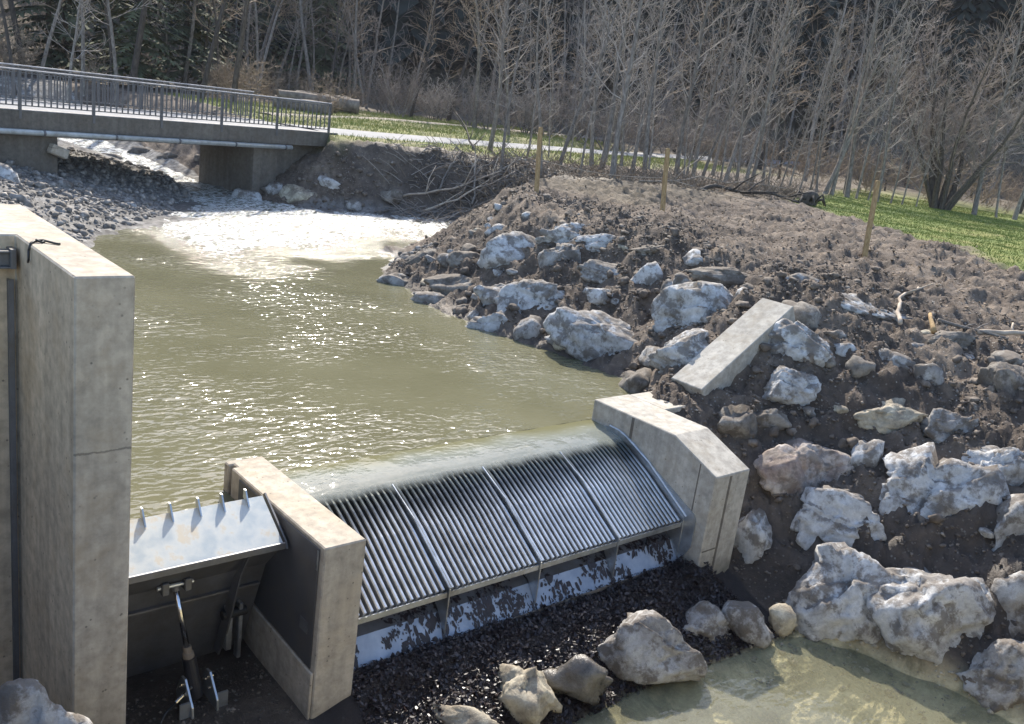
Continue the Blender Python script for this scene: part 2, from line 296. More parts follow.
# ------------------------------------------------------------ materials
class NT:
    def __init__(s, name):
        s.m = bpy.data.materials.new(name); s.m.use_nodes = True; s.t = s.m.node_tree; s.n = s.t.nodes; s.l = s.t.links
        s.b = s.n['Principled BSDF']; s.out = s.n['Material Output']
        s.pos = s.n.new('ShaderNodeNewGeometry').outputs['Position']
    def set(s, k, v):
        if isinstance(v, bpy.types.NodeSocket): s.l.new(v, s.b.inputs[k])
        else: s.b.inputs[k].default_value = (*v, 1) if isinstance(v, tuple) and len(v) == 3 else v
    def objco(s): s.pos = s.n.new('ShaderNodeTexCoord').outputs['Object']; return s
    def mapv(s, sc=(1, 1, 1), rot=(0, 0, 0), src=None):
        n = s.n.new('ShaderNodeMapping'); n.inputs['Scale'].default_value = sc; n.inputs['Rotation'].default_value = rot
        s.l.new(src or s.pos, n.inputs[0]); return n.outputs[0]
    def noise(s, scale, det=4, rough=.55, vec=None, dist=0):
        n = s.n.new('ShaderNodeTexNoise'); n.inputs['Scale'].default_value = scale; n.inputs['Detail'].default_value = det
        n.inputs['Roughness'].default_value = rough; n.inputs['Distortion'].default_value = dist
        s.l.new(vec or s.pos, n.inputs['Vector']); return n.outputs[0]
    def voro(s, scale, feat='F1', vec=None, out=0, rnd=1):
        n = s.n.new('ShaderNodeTexVoronoi'); n.feature = feat; n.inputs['Scale'].default_value = scale; n.inputs['Randomness'].default_value = rnd
        s.l.new(vec or s.pos, n.inputs['Vector']); return n.outputs[out]
    def ramp(s, fac, stops):
        n = s.n.new('ShaderNodeValToRGB'); e = n.color_ramp.elements
        while len(e) < len(stops): e.new(.5)
        for k, (p, c) in zip(e, stops):
            k.position = p; k.color = (*c, 1) if isinstance(c, tuple) else (c, c, c, 1)
        s.l.new(fac, n.inputs[0]); return n.outputs[0]
    def mix(s, fac, a, b, mode='MIX'):
        n = s.n.new('ShaderNodeMix'); n.data_type = 'RGBA'; n.blend_type = mode
        for k, v in ((0, fac), (6, a), (7, b)):
            if isinstance(v, bpy.types.NodeSocket): s.l.new(v, n.inputs[k])
            elif isinstance(v, tuple): n.inputs[k].default_value = (*v, 1)
            else: n.inputs[k].default_value = v
        return n.outputs[2]
    def math(s, op, a, b=0, c=0):
        n = s.n.new('ShaderNodeMath'); n.operation = op
        for k, v in enumerate((a, b, c)):
            if isinstance(v, bpy.types.NodeSocket): s.l.new(v, n.inputs[k])
            else: n.inputs[k].default_value = v
        return n.outputs[0]
    def attr(s, name, out='Color'):
        n = s.n.new('ShaderNodeAttribute'); n.attribute_name = name; return n.outputs[out]
    def sep(s, v):
        n = s.n.new('ShaderNodeSeparateColor'); s.l.new(v, n.inputs[0]); return n.outputs
    def bump(s, h, strength=.5, dist=.02, prev=None):
        n = s.n.new('ShaderNodeBump'); n.inputs['Strength'].default_value = strength; n.inputs['Distance'].default_value = dist
        s.l.new(h, n.inputs['Height'])
        if prev: s.l.new(prev, n.inputs['Normal'])
        s.l.new(n.outputs[0], s.b.inputs['Normal']); return n.outputs[0]
    def objrand(s): return s.n.new('ShaderNodeObjectInfo').outputs['Random']

def concrete(name, base, dark=.6, wetz=None, line=None):
    t = NT(name); big = t.noise(.9, 5); fine = t.noise(9, 6, .65)
    streak = t.noise(1, 4, .6, t.mapv((7, 7, .35)))
    c = t.ramp(big, [(.3, tuple(v * .82 for v in base)), (.7, tuple(v * 1.1 for v in base))])
    c = t.mix(.55, c, t.ramp(streak, [(.35, .62), (.62, 1.0)]), 'MULTIPLY')
    c = t.mix(.8, c, t.ramp(fine, [(.33, .62), (.62, 1.08)]), 'MULTIPLY'); c = t.mix(t.math('MULTIPLY', t.ramp(t.noise(2.3, 6, .7), [(.5, 0.0), (.7, 1.0)]), .45), c, tuple(v * q for v, q in zip(base, (.62, .54, .42))))
    v = t.voro(15); pore = t.ramp(v, [(.09, 0.25), (.17, 1.0)]); pm = t.ramp(t.noise(5, 2), [(.5, 0.0), (.58, 1.0)])
    c = t.mix(t.math('MULTIPLY', pm, .75), c, t.mix(1, c, pore, 'MULTIPLY'))
    if wetz is not None:
        z = t.n.new('ShaderNodeSeparateXYZ'); t.l.new(t.pos, z.inputs[0])
        zz = t.math('ADD', z.outputs[2], t.math('MULTIPLY', t.noise(2.5, 4), .5))
        w = t.n.new('ShaderNodeMapRange'); w.inputs[1].default_value = wetz; w.inputs[2].default_value = wetz + .35; w.inputs[3].default_value = 1; w.inputs[4].default_value = 0
        t.l.new(zz, w.inputs[0])
        c = t.mix(t.math('MULTIPLY', w.outputs[0], .75), c, t.mix(1, c, (.42, .40, .33), 'MULTIPLY'))
    if line is not None:
        z2 = t.n.new('ShaderNodeSeparateXYZ'); t.l.new(t.pos, z2.inputs[0])
        dl = t.math('ABSOLUTE', t.math('SUBTRACT', t.math('ADD', z2.outputs[2], t.math('MULTIPLY', t.noise(6, 4, .7), .07)), line + .035))
        c = t.mix(1, c, t.ramp(dl, [(.004, .5), (.012, 1.0)]), 'MULTIPLY')
    t.set('Base Color', c); t.set('Roughness', .88)
    b = t.bump(fine, .25, .01); t.bump(pore, .35, .006, b)
    return t.m
M = {}
M['concrete'] = concrete('concrete', (.47, .41, .325), wetz=-1.35, line=1.49)
M['concrete_bounce_tan'] = concrete('concrete_bounce_tan', (.64, .49, .325), wetz=-1.5)  # warm bounce light put into this tan base colour
M['concrete_pale'] = concrete('concrete_pale', (.47, .435, .37), wetz=-1.3)
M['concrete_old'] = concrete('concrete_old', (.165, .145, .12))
M['kerb'] = concrete('kerb_concrete', (.42, .40, .38))

def metal(name, base, rough=.35, met=.85, spang=True, dirt=.5, dark_y=None):
    t = NT(name); n = t.noise(6, 5, .6); s = t.voro(30)
    c = t.ramp(n, [(.3, tuple(v * .75 for v in base)), (.7, base)])
    if spang: c = t.mix(.2, c, t.ramp(s, [(0, .7), (.6, 1.1)]), 'MULTIPLY')
    d = t.ramp(t.noise(2.2, 6, .7), [(.48, 0.0), (.66, 1.0)])
    c = t.mix(t.math('MULTIPLY', d, dirt), c, (.13, .11, .08)); 
    if dark_y is not None:  # base colour darker beyond this y, edge broken up by noise
        sy_ = t.n.new('ShaderNodeSeparateXYZ'); t.l.new(t.pos, sy_.inputs[0]); w = t.n.new('ShaderNodeMapRange'); w.inputs[1].default_value = dark_y; w.inputs[2].default_value = dark_y + .35
        t.l.new(t.math('ADD', sy_.outputs[1], t.math('MULTIPLY', t.math('SUBTRACT', t.noise(1.7, 3), .5), .5)), w.inputs[0]); c = t.mix(t.math('MULTIPLY', w.outputs[0], .85), c, (.035, .045, .05))
    t.set('Base Color', c); t.set('Metallic', met)
    t.set('Roughness', t.math('ADD', t.math('MULTIPLY', n, .25), rough - .1)); t.bump(n, .06, .01)
    return t.m
M['galv'] = metal('galvanised_steel', (.62, .65, .67), .33)
M['bar'] = metal('bar_steel', (.66, .67, .67), .30, .75, False, .3, 1.0)
M['darksteel'] = metal('dark_steel', (.20, .20, .205), .5, .6, True, .5)
M['plate'] = metal('stained_steel_plate', (.11, .108, .11), .55, .3, False, .4)
M['rail'] = metal('railing_steel', (.17, .17, .175), .45, .5, False, .2)
M['railtop'] = metal('railing_top_steel', (.42, .42, .43), .35, .7, False, .2)
M['chrome'] = metal('piston_chrome', (.75, .75, .76), .14, 1, False, .1)
M['pipe'] = metal('pale_pipe', (.50, .53, .52), .4, .15, False, .45)
M['rubber'] = metal('black_rubber', (.02, .02, .02), .5, 0, False, .1)
M['cyl'] = metal('black_cylinder_paint', (.035, .035, .04), .4, .1, False, .4)
def liplate():
    t = NT('wet_silted_steel'); n = t.noise(4, 7, .68); c = t.ramp(n, [(.36, (.42, .46, .46)), (.54, (.50, .51, .48)), (.60, (.50, .455, .37)), (.75, (.52, .44, .31))])
    t.set('Base Color', c); t.set('Metallic', .1); t.set('Roughness', t.ramp(n, [(.4, .35), (.6, .6)])); t.bump(n, .1, .01); return t.m
M['lip'] = liplate()
def apron():
    t = NT('apron_steel'); n = t.noise(4, 4); c = t.ramp(n, [(.3, (.20, .24, .30)), (.7, (.36, .40, .46))]); t.set('Base Color', c); t.set('Metallic', .35); t.set('Roughness', .35); return t.m  # blue of the reflected sky is mixed into the steel's base colour
M['apron'] = apron()

def rockmat(name, a, b, c2, dirt=.45, rough=.85, dirtcol=(.085, .068, .052)):
    t = NT(name).objco(); r = t.objrand()
    off = t.n.new('ShaderNodeVectorMath'); off.operation = 'ADD'; cx = t.n.new('ShaderNodeCombineXYZ')
    for k in range(3): t.l.new(t.math('MULTIPLY', r, 37.0 + 11 * k), cx.inputs[k])
    t.l.new(t.pos, off.inputs[0]); t.l.new(cx.outputs[0], off.inputs[1]); p = off.outputs[0]
    n1 = t.noise(2.4, 8, .66, p, .4); n2 = t.noise(14, 6, .7, p); n3 = t.noise(4.5, 5, .6, p, 1.5)
    col_ = t.ramp(n1, [(.30, c2), (.45, b), (.56, a), (.72, tuple(min(.8, v * 1.18) for v in a))])
    vein = t.ramp(n3, [(.485, 1.0), (.5, .68), (.515, 1.0)])
    col_ = t.mix(.5, col_, vein, 'MULTIPLY')
    col_ = t.mix(.65, col_, t.ramp(n2, [(.3, .62), (.62, 1.08)]), 'MULTIPLY')
    dm = t.ramp(t.noise(3.1, 7, .68, p), [(.49, 0.0), (.57, 1.0)])
    nz = t.n.new('ShaderNodeSeparateXYZ'); t.l.new(t.n['Geometry'].outputs['Normal'], nz.inputs[0])
    col_ = t.mix(t.math('MULTIPLY', dm, dirt), col_, dirtcol)
    cap = t.ramp(t.math('ADD', t.math('MULTIPLY', nz.outputs[2], .42), t.noise(5.5, 6, .7, p)), [(.78, 0.0), (.88, 1.0)])      # soil lying on flat tops
    col_ = t.mix(t.math('MULTIPLY', cap, dirt), col_, tuple(v * 1.35 for v in dirtcol))
    t.set('Base Color', col_); t.set('Roughness', rough)
    b1 = t.bump(n2, .55, .03); t.bump(t.noise(48, 4, .6, p), .35, .01, b1)
    return t.m
ROCK = {
    'pale': rockmat('pale_limestone', (.52, .52, .51), (.41, .405, .39), (.20, .17, .135), .72),
    'grey': rockmat('grey_limestone', (.37, .36, .34), (.27, .255, .235), (.15, .13, .105), .8),
    'dirty': rockmat('soil_covered_rock', (.25, .225, .19), (.16, .14, .115), (.10, .085, .07), .85),
    'yellow': rockmat('yellowish_limestone', (.50, .45, .34), (.38, .33, .24), (.22, .18, .12), .45),
    'red': rockmat('reddish_limestone', (.46, .41, .37), (.33, .26, .22), (.20, .13, .10), .55),
    'wet': rockmat('wet_dark_rock', (.16, .15, .13), (.07, .065, .06), (.035, .03, .03), .5, .25)}

def groundmat():
    t = NT('ground_soil'); z = t.sep(t.attr('zone')); a = t.sep(t.attr('zone2'))
    n1 = t.noise(.8, 7, .66); n2 = t.noise(7, 6, .7); n3 = t.noise(32, 5, .7)
    soil = t.ramp(n1, [(.30, (.042, .031, .024)), (.48, (.098, .074, .055)), (.60, (.15, .117, .088)), (.74, (.23, .185, .14))])
    soil = t.mix(.8, soil, t.ramp(n2, [(.28, .45), (.5, .95), (.72, 1.5)]), 'MULTIPLY')
    peb = t.voro(24, out=1); pd = t.voro(24)
    pebble = t.math('MULTIPLY', t.ramp(t.sep(peb)[0], [(.86, 0.0), (.92, 1.0)]), t.ramp(pd, [(.25, 1.0), (.45, 0.0)]))
    soil = t.mix(pebble, soil, t.mix(t.sep(peb)[1], (.17, .145, .115), (.30, .28, .245)))
    gravel = t.ramp(t.noise(3, 5, .65), [(.3, (.09, .082, .072)), (.55, (.19, .18, .165)), (.75, (.32, .31, .29))])
    gv = t.voro(7, out=1); gravel = t.mix(.7, gravel, t.ramp(t.sep(gv)[0], [(0, .5), (1, 1.6)]), 'MULTIPLY')
    grass = t.ramp(t.noise(.8, 6, .65), [(.3, (.085, .12, .022)), (.5, (.14, .175, .03)), (.62, (.20, .20, .05)), (.76, (.28, .24, .11))])
    grass = t.mix(.6, grass, t.ramp(n3, [(.3, .55), (.7, 1.35)]), 'MULTIPLY')
    bed = t.ramp(t.noise(1.5, 8, .68, dist=.5), [(.3, (.10, .095, .055)), (.44, (.30, .27, .15)), (.56, (.58, .50, .30)), (.68, (.66, .56, .34)), (.8, (.34, .30, .2))])
    bed = t.mix(.6, bed, t.ramp(n2, [(.3, .55), (.6, 1.1)]), 'MULTIPLY')
    wood = t.ramp(t.noise(2.2, 6, .7), [(.3, (.05, .04, .028)), (.55, (.12, .095, .065)), (.75, (.2, .165, .11))])
    yy = t.n.new('ShaderNodeSeparateXYZ'); t.l.new(t.pos, yy.inputs[0]); mr = t.n.new('ShaderNodeMapRange'); mr.inputs[1].default_value = 18; mr.inputs[2].default_value = 21; t.l.new(yy.outputs[1], mr.inputs[0])
    grass = t.mix(mr.outputs[0], grass, t.ramp(t.noise(1.6, 6, .7), [(.35, (.14, .17, .04)), (.52, (.23, .235, .075)), (.7, (.34, .29, .14))]))
    c = t.mix(z[0], soil, grass); c = t.mix(z[1], c, gravel); c = t.mix(a[0], c, wood); c = t.mix(z[2], c, bed)
    c = t.mix(t.math('MULTIPLY', a[1], .7), c, t.mix(1, c, (.42, .40, .39), 'MULTIPLY'))   # wet mud darker, the cut bank as well
    c = t.mix(t.math('MULTIPLY', a[2], .9), c, (.018, .014, .014))                          # black leaf mould
    t.set('Base Color', c)
    t.set('Roughness', t.math('SUBTRACT', .95, t.math('MULTIPLY', a[1], .35)))
    h = t.math('ADD', t.math('MULTIPLY', n2, .7), t.math('MULTIPLY', n3, .4))
    b = t.bump(h, .8, .06); t.bump(t.math('MULTIPLY', pebble, 1), .5, .015, b)
    return t.m
M['ground'] = groundmat()

def simple(name, stops, scale=3, rough=.9, bump=.3, bd=.02, obj=False, rnd=0, vec=None, trans=0):
    t = NT(name)
    if obj: t.objco()
    n = t.noise(scale, 5, .6, t.mapv(vec) if vec else None); c = t.ramp(n, stops)
    if rnd: c = t.mix(rnd, c, t.ramp(t.objrand(), [(0, .55), (1, 1.45)]), 'MULTIPLY')
    t.set('Base Color', c); t.set('Roughness', rough)
    if trans: t.set('Subsurface Weight', 0)
    if bump: t.bump(n, bump, bd)
    return t.m
M['asphalt'] = simple('pale_asphalt', [(.3, (.20, .20, .205)), (.7, (.28, .28, .28))], 2)
M['track'] = simple('dirt_track', [(.3, (.17, .14, .11)), (.7, (.30, .26, .21))], 2)
M['bark'] = simple('grey_bark', [(.3, (.10, .085, .07)), (.55, (.23, .20, .17)), (.75, (.38, .34, .295))], 5, obj=True, rnd=.6, vec=(3, 3, 1))
M['darkbark'] = simple('dark_bark', [(.3, (.035, .028, .023)), (.7, (.11, .09, .072))], 5, obj=True, rnd=.5, vec=(3, 3, 1))
M['twig'] = simple('grey_twig', [(.3, (.20, .17, .145)), (.7, (.44, .395, .345))], 1.5, bump=0, rnd=.6)
M['browntwig'] = simple('brown_twig', [(.3, (.15, .11, .075)), (.7, (.33, .255, .18))], 1.5, bump=0, rnd=.6)
M['shrubtwig'] = simple('purple_grey_twig', [(.3, (.13, .105, .09)), (.7, (.28, .235, .20))], 1.5, bump=0, rnd=.6)
M['needle'] = simple('spruce_needles', [(.3, (.04, .05, .022)), (.6, (.085, .095, .042)), (.8, (.15, .145, .07))], 1.2, bump=0, rnd=.5)
M['needlefar'] = simple('far_spruce', [(.3, (.010, .015, .012)), (.7, (.024, .030, .024))], .25, bump=0)
M['stake'] = simple('weathered_stake_wood', [(.3, (.22, .135, .06)), (.55, (.36, .24, .11)), (.75, (.46, .33, .17))], 6, obj=True, vec=(6, 6, .6))
M['deadwood'] = simple('bleached_dead_wood', [(.3, (.22, .17, .125)), (.7, (.44, .37, .29))], 4, obj=True, rnd=.7)
M['logbark'] = simple('log_bark', [(.3, (.08, .062, .048)), (.55, (.20, .165, .13)), (.75, (.36, .31, .25))], 3, obj=True, bump=.6, bd=.05)
M['logend'] = simple('log_end_grain', [(.3, (.14, .11, .08)), (.7, (.27, .22, .165))], 4, obj=True)
M['blade'] = simple('grass_blade', [(.3, (.10, .15, .025)), (.6, (.18, .215, .04)), (.8, (.31, .27, .12))], 1.3, bump=0)
M['straw'] = simple('straw_grass_blade', [(.3, (.15, .19, .04)), (.55, (.25, .26, .075)), (.75, (.40, .34, .15))], 1.3, bump=0)
M['clod'] = simple('soil_clod', [(.28, (.055, .042, .033)), (.5, (.125, .10, .078)), (.62, (.20, .165, .13)), (.76, (.36, .335, .295))], 5.5, bump=.4)
M['pebbles'] = simple('gravel_pebble', [(.28, (.075, .066, .055)), (.5, (.19, .172, .15)), (.72, (.42, .39, .35))], 5.5, bump=.3)
def leafmat():
    t = NT('wet_black_leaf'); n = t.noise(22, 3); t.set('Base Color', t.ramp(n, [(.3, (.007, .004, .005)), (.55, (.018, .010, .010)), (.75, (.045, .026, .022))])); t.set('Roughness', .4); return t.m
M['leaf'] = leafmat()
M['dryleaf'] = simple('dry_leaf', [(.3, (.10, .07, .045)), (.7, (.28, .21, .14))], 14, bump=0)

def water(name, murk, deep, rip, foam_glint=False, alpha=None, scale=1.0):
    t = NT(name)
    n = t.noise(.55, 4, .55); c = t.ramp(n, [(.3, deep), (.7, murk)])
    w1 = t.noise(2.3 * scale, 1.5, .5, t.mapv((1, 1.9, 1), (0, 0, .5)), .6); w2 = t.noise(6.5 * scale, 1.2, .45, t.mapv((1, 1.7, 1), (0, 0, .35)), .5)
    calm = t.ramp(t.noise(.32, 2, .5), [(.40, .25), (.60, 1.0)])
    h = t.math('MULTIPLY', t.math('ADD', t.math('MULTIPLY', w1, .75), t.math('MULTIPLY', w2, .55)), calm)
    if foam_glint:
        fo = t.sep(t.attr('flow'))[0]
        w3 = t.noise(11, 4, .7, t.mapv((1, 1.6, 1), (0, 0, .6))); h = t.math('ADD', h, t.math('MULTIPLY', t.math('MULTIPLY', w3, fo), .8))
        fm = t.ramp(t.math('ADD', t.noise(5.5, 6, .72, t.mapv((1, 1.8, 1), (0, 0, .6)), .6), t.math('SUBTRACT', t.math('MULTIPLY', fo, .44), .42)), [(.47, 0.0), (.56, 1.0)])
        c = t.mix(fm, c, (.60, .61, .60)); t.set('Roughness', t.math('ADD', t.math('MULTIPLY', fm, .24), .085))  # white of riffle foam and of sun glitter, both put in as colour
    else: t.set('Roughness', .035)
    t.set('Base Color', c); t.set('IOR', 1.33)
    t.bump(h, rip, .045)
    if alpha is not None:
        tr = t.n.new('ShaderNodeBsdfTransparent'); tr.inputs[0].default_value = (.95, .96, .92, 1); mx = t.n.new('ShaderNodeMixShader')
        fr = t.n.new('ShaderNodeFresnel'); fr.inputs[0].default_value = 1.33
        gl = t.n.new('ShaderNodeBsdfGlossy'); gl.inputs['Roughness'].default_value = .05
        for q in (fr, gl): t.l.new(t.b.inputs['Normal'].links[0].from_socket, q.inputs['Normal'])
        m2 = t.n.new('ShaderNodeMixShader'); t.l.new(tr.outputs[0], m2.inputs[1])
        df = t.n.new('ShaderNodeBsdfDiffuse'); df.inputs[0].default_value = (*murk, 1); t.l.new(df.outputs[0], m2.inputs[2])
        kf = fr.outputs[0]
        if alpha == 'flow':
            fo = t.sep(t.attr('flow'))[0]; t.l.new(fo, m2.inputs[0]); kf = t.math('MULTIPLY', fr.outputs[0], t.math('MINIMUM', t.math('MULTIPLY', fo, 2.4), 1.0))
            t.l.new(t.mix(t.math('MULTIPLY', fo, fo), murk, deep), df.inputs[0])
        else: m2.inputs[0].default_value = alpha
        t.l.new(kf, mx.inputs[0]); t.l.new(m2.outputs[0], mx.inputs[1]); t.l.new(gl.outputs[0], mx.inputs[2]); t.l.new(mx.outputs[0], t.out.inputs[0])
    return t.m
M['water'] = water('pond_water', (.150, .143, .088), (.118, .113, .066), 1.0, True)
M['poolwater'] = water('clear_pool_water', (.46, .43, .27), (.3, .28, .16), .3, alpha=.2)
M['sheet'] = water('overflow_sheet', (.40, .43, .38), (.16, .152, .082), .25, alpha='flow', scale=1.6)

# ------------------------------------------------------------ ground sheet
def spaced(segs):
    out = [segs[0][0]]
    for a, b, h in segs:
        n = max(1, int(round((b - a) / h))); out += list(np.linspace(a, b, n + 1)[1:])
    return np.array(out)
xs = spaced([(-420, -60, 20), (-60, -12, 3), (-12, -3.2, .3), (-3.2, 5.4, .14), (5.4, 12.2, .055), (12.2, 20, .11), (20, 40, .3), (40, 130, 2), (130, 420, 12)])
ys = spaced([(-120, -20, 10), (-20, -8, 1.5), (-8, -4, .2), (-4, 4.5, .055), (4.5, 12, .08), (12, 25, .13), (25, 44, .35), (44, 130, 2), (130, 420, 12)])
gx, gy = np.meshgrid(xs, ys, indexing='ij'); gz = ground_z(gx, gy)
nx, ny = gx.shape
idx = np.arange(nx * ny).reshape(nx, ny)
quads = np.stack([idx[:-1, :-1].ravel(), idx[1:, :-1].ravel(), idx[1:, 1:].ravel(), idx[:-1, 1:].ravel()], 1)
ground = mobj('ground', np.stack([gx, gy, gz], -1).reshape(-1, 3), quads, M['ground'], smooth=True)
tag(ground, 'brown soil bank, gravel shore and grassy ground around the weir', kind='structure')
gr, gv, pl, wd = masks(gx, gy); bz = bilin(gx, gy)
wet = np.maximum(np.exp(-((gz - .0) / .16) ** 2) * (gx > 6.2) * (gy > 2) * (gy < 22), 0)
wet = np.maximum(wet, sstep(.35, -.2, bz + .35 * fbm2(gx, gy, 1.3, 3, 61)) * sstep(-1.75, -1.5, bz) * (gx > 5.6) * (gy < 2.0))
wet = np.maximum(wet, (gx < -.3) * (gy < 2.5) * 1.0)
wet = np.maximum(wet, sstep(15, 17, gy) * (gx > 13) * (gx < 20.5) * (gy < 22.6) * .6 * (1 - gr))  # cut bank soil darkened through the same mask
mould = (gx > -.42) * (gx < 5.9) * (gy < .4) * sstep(-1.9, -1.75, bz) * 1.0
mould = mould * (gy > -1.2)
for nm, ch in (('zone', (gr, gv, pl)), ('zone2', (wd, wet, mould))):
    at = ground.data.color_attributes.new(nm, 'FLOAT_COLOR', 'POINT')
    at.data.foreach_set('color', np.stack([*[np.clip(c, 0, 1) * np.ones_like(gx) for c in ch], np.ones_like(gx)], -1).astype(np.float32).ravel())
def gz1(x, y): return float(ground_z(np.array([x]), np.array([y]))[0])

def strip(name, pts, zs, half, mat, lift=.02):
    P = []; 
    pts = np.array(pts, float); zs = np.array(zs, float)
    s = np.concatenate([[0], np.cumsum(np.hypot(*np.diff(pts, axis=0).T))]); ss = np.arange(0, s[-1], .8)
    px = np.interp(ss, s, pts[:, 0]); py = np.interp(ss, s, pts[:, 1]); pz = np.interp(ss, s, zs)
    k = np.ones(9) / 9
    px[4:-4] = np.convolve(px, k, 'valid'); py[4:-4] = np.convolve(py, k, 'valid')
    tx = np.gradient(px); ty = np.gradient(py); L = np.hypot(tx, ty); nx_, ny_ = -ty / L, tx / L
    v = []; W = 5
    for j in range(W):
        o = (j / (W - 1) * 2 - 1) * half; e = (.12 * fbm2(px, py, .8, 2, 71 + j) if j in (0, W - 1) else 0)
        v.append(np.stack([px + nx_ * (o + e), py + ny_ * (o + e), pz + lift - (.10 if j in (0, W - 1) else 0)], -1))
    v = np.stack(v, 1); n = len(ss); id_ = np.arange(n * W).reshape(n, W)
    q = np.stack([id_[:-1, :-1].ravel(), id_[1:, :-1].ravel(), id_[1:, 1:].ravel(), id_[:-1, 1:].ravel()], 1)
    return mobj(name, v.reshape(-1, 3), q, mat, smooth=True)
ri = [i for i, p in enumerate(ROAD) if p[0] >= 12.6]
tag(strip('road', [ROAD[i] for i in ri], [ROADZ[i] for i in ri], 1.75, M['asphalt']), 'pale narrow asphalt road leaving the bridge', kind='structure')
TR = [(15, 33.5), (20, 37.5), (26, 40.5), (34, 42), (46, 44), (60, 46.5)]
tag(strip('path', TR, [gz1(*p) + .06 for p in TR], .55, M['track']), 'light brown dirt track across the meadow beyond the road', kind='structure')

# ------------------------------------------------------------ water
def wz(y): return np.maximum(0, .036 * (y - 20.8))
def water_grid(name, xs_, ys_, zf, mat, keep=None, flow=None):
    X, Y = np.meshgrid(xs_, ys_, indexing='ij'); Z = zf(X, Y); a, b = X.shape
    id_ = np.arange(a * b).reshape(a, b)
    q = np.stack([id_[:-1, :-1].ravel(), id_[1:, :-1].ravel(), id_[1:, 1:].ravel(), id_[:-1, 1:].ravel()], 1)
    if keep is not None:
        k = keep((X[:-1, :-1] + X[1:, 1:]) / 2, (Y[:-1, :-1] + Y[1:, 1:]) / 2).ravel(); q = q[k]
    used = np.unique(q); rm = np.full(a * b, -1); rm[used] = np.arange(len(used))
    v = np.stack([X, Y, Z], -1).reshape(-1, 3)[used]
    o = mobj(name, v, rm[q], mat, smooth=True)
    if flow is not None:
        fl = flow(X, Y).ravel()[used]; at = o.data.color_attributes.new('flow', 'FLOAT_COLOR', 'POINT')
        at.data.foreach_set('color', np.stack([fl] * 3 + [np.ones_like(fl)], -1).astype(np.float32).ravel())
    return o
def pflow(x, y):
    n = fbm2(x, y, .5, 3, 41)
    return np.clip(sstep(12.6, 16.0, y - .35 * (x - 8) + 1.4 * n), 0, 1) * sstep(3.0, 5.0, x)
def pz(x, y):
    f = pflow(x, y); return wz(y) + f * (.035 * fbm2(x, y, 2.0, 3, 43) + .02 * fbm2(x, y, 6, 2, 44)) + .004 * fbm2(x, y, 1.3, 2, 45)
def pkeep(x, y):
    g = ground_z(x, y, False); k = g < wz(y) + .25
    k &= ~((y < 2.27) & (x > 0)); k &= ~((y < 2.09) & (x > -.42)); k &= ~((y < 1.09)); k &= ~((y < 3.0) & (x < -2.05)); k &= (x > -4)
    return k
wo = water_grid('water', spaced([(-2.06, -.418, .13), (-.418, 0, .14), (0, 5.2, .13), (5.2, 8.2, .12), (8.2, 18, .16)]), spaced([(1.09, 2.09, .1), (2.09, 2.27, .09), (2.27, 14, .14), (14, 24, .11), (24, 44, .4)]), pz, M['water'], pkeep, pflow)
tag(wo, 'murky olive pond water with a glittering riffle at the far end', kind='structure')
def lowz(x, y): return -1.80 + 0 * x
tag(water_grid('lower_pool', np.arange(-.4, 9.01, .2), np.arange(-8, -.45, .2), lowz, M['poolwater'], lambda x, y: ground_z(x, y, False) < -1.6),
    'shallow clear yellowish pool below the boulder row', kind='structure')
# thin sheet gliding over the weir crest
def shz(x, y):
    z = np.interp(y, [1.40, 1.46, 1.54, 1.62, 1.72, 1.84, 2.0, 2.15, 2.27], [-.135, -.100, -.072, -.050, -.030, -.016, -.006, -.001, 0.0])
    return z + .004 * fbm2(x, y, 5, 2, 47)
def shkeep(x, y): return (x > .0) & (x < 5.2)
def shflow(x, y): return np.clip(sstep(1.46, 1.64, y + .05 * fbm2(x, y * .3, 9, 2, 49)) * .45 + .55 * sstep(1.8, 2.26, y + .08 * fbm2(x, y, 2, 2, 50)), 0, 1)
tag(water_grid('overflow_water', np.linspace(.005, 5.195, 105), spaced([(1.40, 1.8, .02), (1.8, 2.27, .06)]), shz, M['sheet'], shkeep, shflow), 'thin smooth sheet of water gliding over the weir crest', kind='structure')

# ------------------------------------------------------------ weir walls
def vprism(mb, poly, z0, z1):
    n = len(poly); v = [(a, b, z0) for a, b in poly] + [(a, b, z1) for a, b in poly]
    return mb.add(v, [tuple(range(n)), tuple(range(2 * n - 1, n - 1, -1))] + [(i, i + n, (i + 1) % n + n, (i + 1) % n) for i in range(n)])
lw = vprism(MB(), [(-2.07, 0), (-2.07, 2.98), (-9, 2.98), (-9, 1.48), (-2.46, 1.48), (-2.46, 0)], -1.7, 2.74).build('retaining_wall', [M['concrete'], M['concrete_bounce_tan']], bevel=.012)
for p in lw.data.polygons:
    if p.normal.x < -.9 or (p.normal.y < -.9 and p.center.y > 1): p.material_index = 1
tag(lw, 'tall L-shaped concrete wall at the left edge with a tan inner face', 'wall')
sb = MB().box((-5.2, 1.36, 2.50), (-2.52, 1.45, 2.515)).box((-5.2, 1.36, 2.62), (-2.52, 1.45, 2.635)).box((-5.2, 1.40, 2.515), (-2.52, 1.412, 2.62))
sb.box((-2.53, 1.34, 2.50), (-2.49, 1.477, 2.65)); tag(sb.build('steel_beam', M['darksteel'], bevel=.003), 'short rusty steel beam bracketed below the top of the left wall', 'beam')
gr_ = MB().box((-2.53, 1.44, -1.4), (-2.52, 1.478, 2.40)).box((-2.53, 1.43, -1.4), (-2.49, 1.44, 2.40)); tag(gr_.build('guide_rail', M['darksteel']), 'vertical steel guide rail in the inner corner of the left wall', 'rail')
